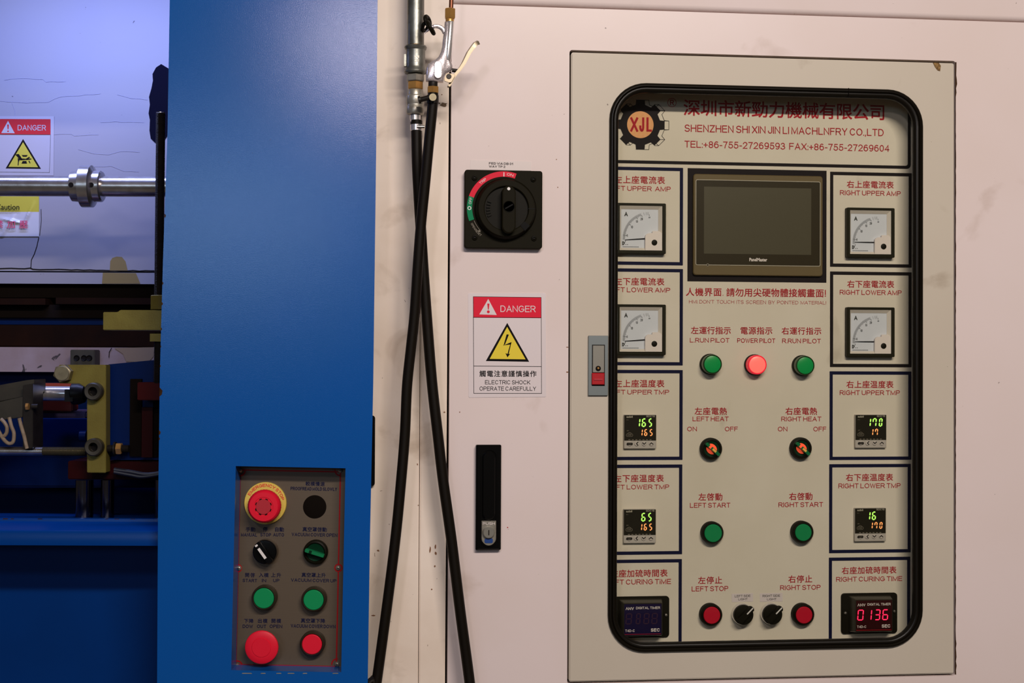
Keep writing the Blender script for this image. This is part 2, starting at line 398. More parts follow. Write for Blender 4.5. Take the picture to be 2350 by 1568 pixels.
def han_spaced(mb, text, x0, x1, z0, z1, y, offset=.012):
    """characters evenly pitched, each drawn at its own place so that spacing follows the photograph"""
    n = len(text); v, f = glyphs('國'); X = [p[0] for p in v]; Z = [p[1] for p in v]
    aw, ah, ax, az = max(X)-min(X), max(Z)-min(Z), min(X), min(Z)
    h = z1-z0; cw = min(h*.98, (x1-x0)/n*.99); pitch = ((x1-x0)-cw)/(n-1) if n > 1 else 0
    for i, ch in enumerate(text):
        if ch == ' ': continue
        v, f = glyphs(ch)
        e = h*(offset*.5+.004)
        for j, (ex, ez) in enumerate(((-e, -e), (e, -e), (-e, e), (e, e))):
            mb.add([(x0+i*pitch+(p[0]-ax)/aw*cw+ex, y-.00002*j, z0+(p[1]-az)/ah*h+ez) for p in v], f)
    return mb
def rect_px(fr, x0, x1, y0, y1, d):
    """pixel box (left, right, top, bottom) on the plane at depth d -> local x0,x1,z0,z1"""
    xm, ym = (x0+x1)/2, (y0+y1)/2
    return fr.hit(x0, ym, d)[0], fr.hit(x1, ym, d)[0], fr.hit(xm, y1, d)[1], fr.hit(xm, y0, d)[1]

SEG = {'0': 'abcdef', '1': 'bc', '3': 'abcdg', '5': 'acdfg', '6': 'acdefg', '7': 'abcf', '8': 'abcdefg', '7s': 'abc'}
def seg7(mb, d, x0, x1, z0, z1, y, slant=.10, t=.15):
    w, h = x1-x0, z1-z0; T = t*h; g = T*.22
    def P(x, z): return (x0+x+slant*z, z0+z)
    def hor(zc):
        return [P(g+T*.5, zc), P(g+T, zc+T/2), P(w-g-T, zc+T/2), P(w-g-T*.5, zc), P(w-g-T, zc-T/2), P(g+T, zc-T/2)]
    def ver(xc, za, zb):
        return [P(xc, za+g), P(xc+T/2, za+g+T*.5), P(xc+T/2, zb-g-T*.5), P(xc, zb-g), P(xc-T/2, zb-g-T*.5), P(xc-T/2, za+g+T*.5)]
    tab = {'a': hor(h-T/2), 'g': hor(h/2), 'd': hor(T/2), 'f': ver(T/2, h/2, h-T*.3), 'b': ver(w-T/2, h/2, h-T*.3), 'e': ver(T/2, T*.3, h/2), 'c': ver(w-T/2, T*.3, h/2)}
    for c in SEG[d]: mb.flat(tab[c], y)
    return mb

# ================================================================== SETTING
def structure(name, mb, m, fr=CF):
    o = bpy.data.objects.new(name, mb.mesh(name, m)); COL.objects.link(o); o.matrix_world = fr.m; o['kind'] = 'structure'; return o
structure('floor', MB().box(-4, 4, -5.5, 2.0, -.08, 0), CONC)

# ================================================================== CABINET (front face at y = 0)
xs, zseam = CF.hit(1700, 29, 0)
dl, dr = CF.hit(1306, 800, 0)[0], CF.hit(2190.5, 800, 0)[0]
dt, db = CF.hit(1750, 130, 0)[1], CF.hit(1750, 1558, 0)[1]
cab = Thing('electrical_cabinet', 'cream painted steel electrical cabinet with glazed door, right of the blue column', 'cabinet', CF, (.4, 0, 0))
g = .0016
# big face panel with the opening for the glazed door; its left edge leans a little
XL = CF.hit(1032, 500, 0)[0]; XT, XB = CF.hit(1037, 10, 0)[0], CF.hit(1026.5, 1568, 0)[0]
zt_, zb_ = CF.hit(1037, 10, 0)[1], CF.hit(1026, 1568, 0)[1]
def lean(p, dx=0):
    x, z = p
    return (XB+(XT-XB)*(z-zb_)/(zt_-zb_)+dx, z) if x < XL+.01 else p
zlow = .10
outer = [lean(p) for p in rr(XL, 1.30, zlow, zseam-.0012, .0015, 4)]
hole = rr(dl-g*.6, dr+g*.9, db-g, dt+g, .004, 4)
cab.part('face_panel', MB().ring(outer, hole, 0, .022), CREAM, bevel=.0012)
cab.part('opening_return', MB().ring(rr(dl-.006, dr+.007, db-.006, dt+.006, .004, 4), hole, .0225, .075), SHADOWB)
# upper panel with a rolled lower edge
m = MB(); pr = [(0, 2.3), (0, zseam+.008), (.0007, zseam+.005), (.0035, zseam+.002), (.009, zseam+.0008), (.022, zseam+.0008), (.022, 2.3)]
m.rings([[(XT-.0005, y, z) for y, z in pr], [(1.30, y, z) for y, z in pr]], True, True)
cab.part('upper_panel', m, CREAM)
# narrow post and left panel
xa, xb = CF.hit(964, 800, 0)[0], CF.hit(1027, 800, 0)[0]
pp = [lean(p, -.0030) if p[0] > xa+.02 else p for p in rr(xa+.0006, XL-.003, zlow, 2.3, .0012, 4)]
XLo = XL; m = MB()
pp = []
for z, dx in ((zlow, 0), (2.3, 0)):
    pp.append(z)
post = [(xa+.0006, zlow), (XB+(XT-XB)*(zlow-zb_)/(zt_-zb_)-.0030, zlow), (XB+(XT-XB)*(2.3-zb_)/(zt_-zb_)-.0030, 2.3), (xa+.0006, 2.3)]
cab.part('post', MB().prism(post, .0015, .022), CREAM2, bevel=.0015)
cab.part('side_panel', MB().box(-.10, xa-.0004, 0, .022, zlow, 2.3), CREAM2, bevel=.0012)
cab.part('carcass', MB().box(-.09, 1.28, .080, .50, zlow, 2.28), SHADOWB)
cab.part('seam_backing', MB().box(-.09, XL+.03, .0225, .030, zlow, 2.28).box(XL, 1.28, .0225, .030, zseam-.02, zseam+.02), SHADOWB)
cab.part('plinth', MB().box(-.08, 1.27, .04, .48, 0, zlow-.001), SHADOWB)
# rust along the right and top edges of the opening
m = MB(); xr = dr+g*.9
ws = [random.uniform(.0002, .0008)*(3.0 if i < 9 or i > 132 else 1) for i in range(141)]
for i in range(140):
    z = db+(dt-db)*i/140; z2 = db+(dt-db)*(i+1)/140
    m.flat([(xr-.0006, z), (xr+ws[i], z), (xr+ws[i+1], z2), (xr-.0006, z2)], -.0003)
cab.flatpart('rust_line', m, RUST, label='brown rust along the right edge of the door opening')
# chips and marks on the paint
def blob(px, py, rx, ry, n=11, d=0.0):
    x, z = CF.hit(px, py, d-.0003)
    return MB().flat([(x+rx*.000598*math.cos(2*PI*k/n)*random.uniform(.55, 1.1), z+ry*.000598*math.sin(2*PI*k/n)*random.uniform(.55, 1.1)) for k in range(n)], d-.0003)
MARK = mat('bare_primer', S(120, 100, 80), .7, mottle=(300, .8, S(80, 62, 46)), spec=.1); MARK2 = mat('brown_speck', S(138, 100, 74), .7, spec=.1)
for px, py, rx, ry, mm in ((1018, 240, 9, 6, MARK), (1007, 237, 5, 2, MARK), (1014, 217, 1.5, 1.5, MARK2), (987, 1262, 2, 9, MARK2), (999, 1255, 2, 6, MARK2), (1000, 1270, 3, 5, MARK2), (998, 1300, 2, 3, MARK2), (991, 1353, 2, 2, MARK2),
                           (868, 1264, 3, 3, MARK2), (857, 1413, 5, 2, MARK2), (958, 1066, 2, 3, MARK2), (960, 1160, 1.5, 1.5, MARK2), (1302, 797, 3, 1.5, MARK2), (1302, 854, 3, 2, MARK2), (1165, 1211, 1.6, 1.6, REDP), (1280, 430, 1.5, 1.5, MARK2), (1277, 366, 1.5, 1.5, MARK2), (1055, 946, 1.5, 1.5, MARK2), (1020, 946, 2.5, 2, MARK2)):
    cab.flatpart('paint_mark', blob(px, py, rx, ry, d=.0014 if 966 < px < 1026 else 0), mm)
# glazed door leaf
GX0, GX1 = CF.hit(1397.4, 840, -.004)[0], CF.hit(2118.5, 840, -.004)[0]
GZ1, GZ0 = CF.hit(1750, 197.5, -.004)[1], CF.hit(1750, 1493, -.004)[1]
RG = .052
leaf_o = rr(dl+g, dr-g*.5, db+g*.8, dt-g, .003, 8); leaf_i = rr(GX0+.0032, GX1-.0032, GZ0+.0032, GZ1-.0032, RG-.0032, 8)
leaf = cab.part('window_door', MB().ring(leaf_o, leaf_i, -.0005, .020), DOORP, bevel=.0014, label='beige grey door leaf around the long rounded window')
prof = [(0, 0), (0, -.0035), (.0012, -.0052), (.0040, -.0058), (.0054, -.0046), (.0060, -.0030), (.0068, -.0044), (.0090, -.0046), (.0112, -.0034), (.0124, -.0012), (.0130, .0004), (.0130, .0040), (.0030, .0040), (.0030, -.0002), (0, 0)]
m = MB(); R_ = []
for o_, y_ in prof: R_.append([(x, y_, z) for x, z in rr(GX0+o_, GX1-o_, GZ0+o_, GZ1-o_, RG-o_*.98, 10)])
m.rings(R_)
cab.part('gasket', m, RUBBER, leaf, label='black rubber gasket', smooth=50)
cx_ = CF.hit(1948, 200, -.006)[0]
cab.part('gasket_joint', MB().box(cx_-.0003, cx_+.0003, -.0061, 0, GZ1-.012, GZ1+.0001), SHADOWB, leaf)
cab.part('glass_pane', MB().prism(rr(GX0+.0118, GX1-.0118, GZ0+.0118, GZ1-.0118, RG-.0118, 10), .0016, .0036), GLASS, leaf, label='clear window pane', smooth=0)
m = MB()   # peeled rusty patch at the top right corner
px, pz = CF.hit(2150, 152, -.001)
m.flat([(px-.006, pz+.005), (px-.003, pz-.001), (px+.001, pz-.006), (px+.005, pz-.007), (px+.006, pz+.001), (px+.003, pz+.005)], -.0009)
cab.flatpart('rust_patch', m, mat('flaking_rust', S(150, 118, 74), .7, mottle=(260, .9, S(50, 30, 14)), spec=.1), leaf)

# ---------------- instrument panel behind the glass
DI = .046
ip = Thing('instrument_panel', 'beige instrument panel with red lettering and navy frames behind the glass', 'control panel', CF, (.55, DI, 1.35))
ip.part('back_plate', MB().box(dl+.004, dr-.004, DI, DI+.003, db+.004, dt-.004), INNER)
YT = DI-.0003
def border(x0, x1, y0, y1, wpx=7.6, r=0.0005, m=NAVY):
    a = rect_px(CF, x0, x1, y0, y1, DI); w = wpx*.000625
    mb = MB(); o = rr(a[0], a[1], a[2], a[3], r, 4); i = rr(a[0]+w, a[1]-w, a[2]+w, a[3]-w, max(r-w*.6, .0002), 4)
    P = lambda q: [(x, YT, z) for x, z in q]; mb.rings([P(i), P(o)])
    return ip.flatpart('printed_frame', mb, m)
border(1340, 2090, 165, 380.5, 7.2, .006, BLACKP)
for a in ((1378, 1567.3, 383.6, 608.4), (1378, 1567, 616.6, 838.8), (1378, 1566.5, 849.2, 1056.2), (1378, 1565.5, 1066.6, 1273.4), (1378, 1564.5, 1284.4, 1520)):
    border(*a)
for a in ((1904.8, 2092.3, 396.0, 613.5), (1904.6, 2092, 624.2, 843), (1903.6, 2091.5, 852.6, 1055.8), (1902.6, 2090, 1065.2, 1269), (1901.8, 2088.8, 1279, 1520)):
    border(*a, m=BLACKP if a[2] < 700 else NAVY)
a = rect_px(CF, 1577.7, 1896.6, 389, 647.5, DI)
ip.flatpart('printed_frame', MB().flat([(a[0], a[2]), (a[1], a[2]), (a[1], a[3]), (a[0], a[3])], YT), BLACKP, label='solid dark rectangle behind the touch screen')
def line(text, x0, x1, y0, y1, w=.142, m=REDP, cjk=False, th=ip, fr=CF, d=None, off=.018, dy=0):
    d = YT if d is None else d; a = rect_px(fr, x0, x1, y0, y1, d); mb = MB()
    if cjk: han_spaced(mb, text, a[0], a[1], a[2], a[3], d, off)
    else: put(mb, text, a[0], a[1], a[2], a[3], d, w)
    return th.flatpart('lettering', mb, m)
# heading
line('深圳市新勁力機械有限公司', 1571, 2030, 236, 270.5, cjk=True, off=.02)
line('SHENZHEN SHI XIN JIN LI MACHLNFRY CO.,LTD', 1571, 2028, 291, 307.5, .13)
line('TEL:+86-755-27269593  FAX:+86-755-27269604', 1571, 2041, 328, 343.5, .13)
line(',', 1658.4, 1660.4, 670, 678); line('!', 1892.8, 1895.4, 665.4, 681, .14)
mb = MB(); cx, cz = CF.hit(1542, 235.5, YT)
mb.stroke(circ(cx, cz, .0062, 24), .0007, YT, True); put(mb, 'R', cx-.0027, cx+.0029, cz-.0038, cz+.0038, YT, .16)
ip.flatpart('lettering', mb, REDP)
for t, x0, x1, y0, y1 in [
    ('左上座電流表', 1411, 1525, 405.3, 421.5), ('左下座電流表', 1411, 1523.5, 638.6, 654.8), ('左上座温度表', 1411, 1523.5, 872.8, 889),
    ('左下座温度表', 1410, 1522.3, 1090.6, 1106.6), ('左座加硫時間表', 1402, 1531, 1308.6, 1324.6),
    ('右上座電流表', 1944.5, 2050, 416.5, 432), ('右下座電流表', 1945.5, 2051, 645, 660.6), ('右上座温度表', 1943.6, 2049.4, 875.2, 890.8),
    ('右下座温度表', 1942.4, 2048.4, 1088.4, 1104), ('右座加硫時間表', 1932.8, 2056.2, 1301.8, 1317.2),
    ('人機界面', 1575.3, 1655, 662, 679.5), ('請勿用尖硬物體接觸畫面', 1668, 1889.6, 663.6, 681.4), ('左運行指示', 1587, 1676.6, 751, 767), ('電源指示', 1700, 1771.8, 751.5, 767.5),
    ('右運行指示', 1795, 1884.2, 752.3, 768), ('左座電熱', 1595.4, 1667.2, 936.4, 952.2), ('右座電熱', 1803.6, 1874.2, 936.4, 952.2),
    ('左啓動', 1604.2, 1657.2, 1133.2, 1149), ('右啓動', 1812, 1864, 1132, 1147.8), ('左停止', 1603.2, 1656.4, 1324.6, 1340.4), ('右停止', 1810.4, 1863.2, 1321.8, 1337.6)]:
    line(t, x0, x1, y0, y1, cjk=True)
for t, x0, x1, y0, y1 in [
    ('LEFT UPPER  AMP', 1393, 1539.4, 427.4, 438.4), ('LEFT LOWER AMP', 1393, 1538.2, 660, 671), ('LEFT UPPER TMP', 1393, 1535.8, 894.8, 905.4),
    ('LEFT LOWER TMP', 1393, 1535.8, 1112.8, 1123.4), ('LEFT CURING TiME', 1391, 1540, 1330, 1341.6),
    ('RIGHT UPPER AMP', 1927.8, 2067.2, 437.8, 449), ('RIGHT LOWER AMP', 1927.2, 2069.2, 666, 677), ('RIGHT UPPER TMP', 1927.2, 2065.2, 896.2, 907),
    ('RIGHT LOWER TMP', 1924.2, 2066.8, 1109.6, 1120.6), ('RIGHT CURING TIME', 1919, 2070.6, 1323.6, 1334.6),
    ('L.RUN PILOT', 1583.3, 1674, 776, 786.4), ('POWER PILOT', 1691.8, 1779.2, 776.8, 787.2), ('R.RUN PILOT', 1795, 1883.8, 777.4, 788),
    ('LEFT HEAT', 1589.4, 1672.2, 956.4, 967), ('RIGHT HEAT', 1793, 1885, 956.6, 967.2), ('ON', 1577, 1599.4, 979.6, 990), ('OFF', 1663.6, 1693.2, 979.6, 990),
    ('ON', 1785, 1807, 979.6, 990.2), ('OFF', 1866.6, 1896.2, 979.6, 990.2), ('LEFT START', 1583.4, 1676, 1154.4, 1165.4), ('RIGHT START', 1786.6, 1888.8, 1153, 1164),
    ('LEFT STOP', 1587.4, 1671.4, 1345.8, 1357.2), ('RIGHT STOP', 1790.4, 1883.2, 1343.2, 1354.2)]:
    line(t, x0, x1, y0, y1)
line("HMI. DON'T  TOUCH  ITS  SCREEN  BY  POINTED  MATERIAL!", 1581.2, 1896, 689.8, 697.8, .10)
# emblem: gear in perspective with three letters in an orange disc
cx, cz = CF.hit(1469.5, 286.3, YT); u = .000625
def gear(ox, ro, rt, n=8):
    pts = []
    for k in range(n):
        a = 90+45*k
        for da, r in ((-13.5, rt), (-10, ro), (10, ro), (13.5, rt)):
            t = math.radians(a+da); pts.append((cx+ox+r*math.cos(t), cz+r*math.sin(t)))
    return pts
em = ip.flatpart('emblem', MB().stroke(gear(10*u, 57.5*u, 47*u), 1.1*u, YT, True), BLACKP, label='dark gear wheel emblem with orange disc')
mb = MB(); A_ = gear(0, 57.5*u, 47*u); B_ = gear(10*u, 57.5*u, 47*u)
for i in range(len(A_)):
    if i % 4 in (1, 2): mb.stroke([A_[i], B_[i]], 1.0*u, YT-.00004)
ip.flatpart('emblem_edge', mb, BLACKP, em)
mb = MB(); mb.v = [(cx, YT-.0001, cz)]+[(x, YT-.0001, z) for x, z in A_]; mb.f = [(0, i+1, (i+1) % len(A_)+1) for i in range(len(A_))]
ip.flatpart('emblem_gear', mb, BLACKP, em)
ip.flatpart('emblem_disc', MB().flat(circ(cx, cz, 30.8*u, 40), YT-.0002), ORANGE, em)
mb = MB()
for ch, x0, x1 in (('X', 1446.3, 1464.6), ('J', 1467.0, 1478.6), ('L', 1483.4, 1496.2)):
    r_ = rect_px(CF, x0, x1, 269.4, 302.4, YT-.0003); put(mb, ch, r_[0], r_[1], r_[2], r_[3], YT-.0003, .155)
ip.flatpart('emblem_lettering', mb, REDP, em)

# ---------------- devices on the instrument panel
def bezel_back(fr, px, py, d): return fr.hit(px, py, d)
def pilot(label, px, py, lit=False):
    yf = DI-.017; cx, cz = CF.hit(px, py, yf)
    t = Thing('pilot_lamp', label, 'indicator lamp', CF, (cx, DI, cz), group='pilot lamps in a row under the touch screen')
    t.part('collar', MB().lathe(cx, cz, [(.0135, DI-.006), (.0150, DI-.005), (.0150, DI-.0002), (.008, DI-.0001)]), BLKPL)
    t.part('rim', MB().lathe(cx, cz, [(.0123, yf+.0006), (.0128, yf), (.0137, yf+.0005), (.0140, yf+.002), (.0140, DI-.0055), (.012, DI-.005)]), LITRIM if lit else GREENR)
    t.part('lens', MB().lathe(cx, cz, [(.004, yf-.0008), (.009, yf-.0005), (.0119, yf+.0002), (.0120, yf+.002)], 40), LITRED if lit else GREENG)
    return t
pilot('green pilot lamp under the L.RUN PILOT lettering, leftmost of the three', 1635.4, 836.2)
pilot('lit red pilot lamp in the middle of the row, under POWER PILOT', 1738.3, 837.4, True)
pilot('green pilot lamp under the R.RUN PILOT lettering, rightmost of the three', 1848.2, 839.2)
def push(fr, d, name, label, group, px, py, capm, capr=.0121, br=.0160, h=.0125, back=BLKPL):
    yf = d-h; cx, cz = fr.hit(px, py, yf)
    t = Thing(name, label, 'button', fr, (cx, d, cz), group=group)
    t.part('bezel', MB().lathe(cx, cz, [(capr+.0004, yf+.006), (capr+.0004, yf+.001), (capr+.0012, yf), (br-.0014, yf+.001), (br, yf+.0030), (br, d-.0002), (.01, d-.0001)]), back)
    t.part('cap', MB().lathe(cx, cz, [(capr-.0008, yf-.0006), (capr, yf), (capr, yf+.006)], 40), capm)
    return t
gs, gt = 'green start buttons on the instrument panel', 'red stop buttons on the instrument panel'
push(CF, DI, 'push_button', 'green push button under the LEFT START lettering', gs, 1636.8, 1224.3, GREENC, .0127)
push(CF, DI, 'push_button', 'green push button under the RIGHT START lettering', gs, 1843.8, 1222.6, GREENC, .0121)
push(CF, DI, 'push_button', 'red push button under the LEFT STOP lettering', gt, 1633.8, 1412.8, REDC, .0121)
push(CF, DI, 'push_button', 'red push button under the RIGHT STOP lettering', gt, 1845.6, 1412.2, REDC, .0121)
def rot(cx, cz, pts, a):
    a = math.radians(a); return [(cx+x*math.cos(a)-z*math.sin(a), cz+x*math.sin(a)+z*math.cos(a)) for x, z in pts]
def lit_selector(fr, d, label, group, px, py, ang, lit=True, R=.0158, mir=1):
    yf = d-.010; cx, cz = fr.hit(px, py, yf)
    t = Thing('selector_switch', label, 'switch', fr, (cx, d, cz), group=group)
    t.part('bezel', MB().lathe(cx, cz, [(R-.004, yf+.006), (R-.004, yf+.001), (R-.003, yf), (R-.001, yf+.001), (R, yf+.003), (R, d-.0002), (.01, d-.0001)]), BLKPL)
    t.part('lens', MB().lathe(cx, cz, [(.006, yf+.003), (R-.0045, yf+.002), (R-.0040, yf+.004), (R-.004, yf+.007)]), GREEND)
    if lit:
        k = mir
        for s_ in (1, -1):
            pts = [(s_*.0022, 0)]+[(s_*(.0018+.0052*math.cos(math.radians(q))), .0075*math.sin(math.radians(q))) for q in range(-75, 76, 15)]
            t.flatpart('lamp_glow', MB().flat(rot(cx, cz, [(z, x) for x, z in pts], ang), yf+.0018), GLOWR)
    bar = rr(-R+.0030, R-.0030, -.0022, .0022, .0012, 4)
    hb = MB().prism(rot(cx, cz, bar, ang), yf-.0075, yf+.003, .0006)
    hd = t.part('lever', hb, GREENM)
    t.flatpart('lever_notch', MB().flat(rot(cx, cz, [(-.0072, -.0021), (-.0036, -.0021), (-.0036, .0021), (-.0072, .0021)], ang), yf-.0079), GLOWR if lit else GREEND, hd)
    if lit: t.flatpart('lever_glow', MB().flat(rot(cx, cz, [(-.001, -.0015), (.0055, -.0015), (.0055, .0015), (-.001, .0015)], ang), yf-.0079), GLOWY, hd)
    return t
lit_selector(CF, DI, 'green lit selector switch turned to ON, under LEFT HEAT', 'heat selector switches', 1633.8, 1031, -42)
lit_selector(CF, DI, 'green lit selector switch turned to ON, under RIGHT HEAT', 'heat selector switches', 1840.2, 1029.8, -42)
def light_selector(label, px, py):
    yf = DI-.014; cx, cz = CF.hit(px, py, yf); R = .0142
    t = Thing('selector_switch', label, 'switch', CF, (cx, DI, cz), group='side light selector switches')
    t.part('chrome_ring', MB().lathe(cx, cz, [(R-.001, yf+.006), (R+.0003, yf+.0055), (R+.0009, yf+.0065), (R+.0009, DI-.0002), (.01, DI-.0001)]), CHROME2)
    t.part('knob', MB().lathe(cx, cz, [(R-.004, yf-.0002), (R-.0012, yf), (R-.0002, yf+.001), (R-.0002, yf+.007)]), BLKPL)
    bar = [(-.0125, -.0048), (.0145, -.0040), (.0165, -.0018), (.0165, .0018), (.0145, .0040), (-.0125, .0048)]
    l = t.part('lever', MB().prism(rot(cx, cz, bar, 45), yf-.0065, yf+.001, .0008), BLKPL)
    t.flatpart('pointer_line', MB().flat(rot(cx, cz, [(.0035, -.0009), (.0158, -.0009), (.0158, .0009), (.0035, .0009)], 45), yf-.0068), WHITEB, l)
light_selector('black selector switch with white pointer under the LEFT SIDE LIGHT sticker', 1707.6, 1412.4)
light_selector('black selector switch with white pointer under the RIGHT SIDE LIGHT sticker', 1774.0, 1411.6)
def small_label(fr, d, name, label, group, x0, x1, y0, y1, lines, tilt=0, m=WHITE, ink=INK, w=.15):
    a = rect_px(fr, x0, x1, y0, y1, d); cx, cz = (a[0]+a[1])/2, (a[2]+a[3])/2
    R = lambda pts: rot(cx, cz, [(x-cx, z-cz) for x, z in pts], tilt)
    t = Thing(name, label, 'label', fr, (cx, d, cz), group=group)
    t.part('sticker', MB().prism(R([(a[0], a[2]), (a[1], a[2]), (a[1], a[3]), (a[0], a[3])]), d-.0004, d-.00005), m)
    for tx, lx0, lx1, ly0, ly1 in lines:
        b = rect_px(fr, lx0, lx1, ly0, ly1, d)
        t.flatpart('lettering', put(MB(), tx, b[0], b[1], b[2], b[3], d-.0005, w, lambda p: R([p])[0]), ink)
small_label(CF, DI, 'name_label', 'white sticker reading LEFT SIDE LIGHT', 'printed stickers above the side light switches', 1679, 1728.2, 1362.4, 1381.4,
            [('LEFT SIDE', 1686, 1722.2, 1365.6, 1370.8), ('LIGHT', 1694.2, 1715.2, 1373, 1378)], 1)
small_label(CF, DI, 'name_label', 'white sticker reading RIGHT SIDE LIGHT', 'printed stickers above the side light switches', 1743.6, 1795.8, 1361.4, 1381,
            [('RIGHT SIDE', 1749.8, 1790, 1365, 1370.4), ('LIGHT', 1760, 1781.6, 1373, 1378)], .5)

# touch screen
yh = DI-.006
def R4(fr, x0, x1, y0, y1, d): return rect_px(fr, x0, x1, y0, y1, d)
a = R4(CF, 1591.4, 1888.2, 401.8, 632.8, yh)
hm = Thing('touch_screen', 'dark switched-off touch screen with brown bezel on the instrument panel', 'touch screen', CF, ((a[0]+a[1])/2, DI, (a[2]+a[3])/2))
hm.part('bezel', MB().prism(rr(*a, .0042, 6), yh, DI-.0001, .0010), HMIB)
b = R4(CF, 1596.8, 1882, 415.2, 609.6, yh)
hm.part('front_film', MB().prism(rr(*b, .0022, 6), yh-.0003, yh+.0004), HMIF)
mb = MB(); mb.stroke(rr(*b, .0022, 6), .0009, yh-.0006, True); hm.flatpart('silver_outline', mb, SILVER)
c = R4(CF, 1615.4, 1861.3, 430.6, 583.8, yh)
hm.flatpart('display', MB().flat([(c[0], c[2]), (c[1], c[2]), (c[1], c[3]), (c[0], c[3])], yh-.0005), SCREEN)
lx, lz = CF.hit(1623.8, 608.2, yh)
mb = MB(); mb.stroke(circ(lx, lz, .0016, 16), .0005, yh-.0008, True); hm.flatpart('status_light', mb, SILVER)
hm.flatpart('status_lens', MB().flat(circ(lx, lz, .0013, 16), yh-.00075), HMIF)
b = R4(CF, 1719.4, 1760.4, 592.2, 600.2, yh); hm.flatpart('lettering', han(MB(), 'PanelMaster', *b, yh-.0007, .03), DIALC)

def ammeter(label, pcx, pcy, needle_deg):
    yf = DI-.010; cx, cz = CF.hit(pcx, pcy, yf); u = .000612
    L = lambda X, Z: (cx+(X-537)/8.712*u, cz-(Z-738)/8.712*u)        # drawing units of the dial
    t = Thing('ammeter', label, 'meter', CF, (cx, DI, cz), group='square ammeters with white dials')
    o = rr(cx-.0357, cx+.0357, cz-.0360, cz+.0360, .0016, 4)
    i0, i1 = L(95, 275), L(972, 1182); inn = rr(i0[0], i1[0], i1[1], i0[1], .0006, 4)
    t.part('frame', MB().ring(o, inn, yf, DI-.0002), DGREEN, bevel=.0007)
    # sloping white surround down to the card
    j0, j1 = L(135, 345), L(900, 1130); inn2 = rr(j0[0], j1[0], j1[1], j0[1], .0004, 4)
    m = MB(); m.rings([[(x, yf+.0012, z) for x, z in inn], [(x, yf+.0052, z) for x, z in inn2]]); t.part('surround', m, DIALW)
    t.part('card', MB().box(i0[0], i1[0], yf+.0055, yf+.0065, i1[1], i0[1]), DIAL)
    yc = yf+.0051; m = MB(); C0 = L(715, 945)
    def tick(ang, r0, r1, w):
        a_ = math.radians(ang); m.stroke([(C0[0]+r*math.cos(a_)*u/8.712, C0[1]+r*math.sin(a_)*u/8.712) for r in (r0, r1)], w, yc)
    for k in range(52): tick(182-k*1.43, 545, 500 if k % 5 else 486, .00022)
    for k, an in enumerate((172, 144, 121, 108, 90)): tick(an, 500 if k else 545, 470, .00045)
    for an in (102, 97.5, 95, 92.5): tick(an, 548, 490, .00022)
    t.flatpart('scale_marks', m, INK)
    m = MB()
    for tx, X0, X1, Z0, Z1 in (('A', 203, 272, 402, 488), ('5', 250, 275, 856, 902), ('10', 336, 380, 680, 732), ('15', 438, 482, 568, 615), ('20', 536, 583, 515, 564), ('40', 700, 736, 490, 522)):
        p, q = L(X0, Z1), L(X1, Z0); put(m, tx, p[0], q[0], p[1], q[1], yc, .2 if tx == 'A' else .15)
    for X in range(170, 490, 26): p, q = L(X, 1116), L(X+15, 1100); put(m, 'E', p[0], q[0], p[1], q[1], yc, .2)
    p, q = L(160, 1075), L(205, 1000); put(m, 'D', p[0], q[0], p[1], q[1], yc, .22)
    m.stroke([L(205, 1040), L(228, 985)], .0007, yc); m.flat([L(228, 1070), L(242, 1070), L(242, 1056), L(228, 1056)], yc); m.flat([L(262, 1070), L(276, 1070), L(276, 1056), L(262, 1056)], yc)
    t.flatpart('dial_lettering', m, INK)
    n0 = L(715, 932); a_ = math.radians(180+needle_deg); ln = 500*u/8.712
    t.part('needle', MB().prism([(n0[0], n0[1]+.0007), (n0[0], n0[1]-.0007), (n0[0]+ln*math.cos(a_), n0[1]+ln*math.sin(a_)-.0002), (n0[0]+ln*math.cos(a_), n0[1]+ln*math.sin(a_)+.0003)], yf+.0036, yf+.0042), SIGNBLK)
    cv = [L(*p) for p in [(622, 1182), (622, 905), (630, 875), (655, 848), (690, 833), (768, 829), (768, 800), (780, 787), (890, 786), (925, 800), (965, 835), (970, 1182)]]
    c_ = t.part('cover', MB().prism(cv[::-1], yf+.0008, yf+.0050, .0002), DIALC, smooth=20)
    k = L(809, 1021); t.part('zero_screw', MB().lathe(k[0], k[1], [(.0034, yf-.0002), (.0041, yf+.0002), (.0041, yf+.002)], 28), BLKPL, c_)
ammeter('ammeter in the upper left frame, partly behind the door edge, needle tilted', 1471.8, 524.3, 4)
ammeter('ammeter in the lower left frame, partly behind the door edge, needle tilted', 1471.6, 757.0, 4)
ammeter('ammeter in the upper right frame under RIGHT UPPER AMP, needle level', 1999, 534, 0)
ammeter('ammeter in the lower right frame under RIGHT LOWER AMP, needle level', 1999, 762.5, 0)

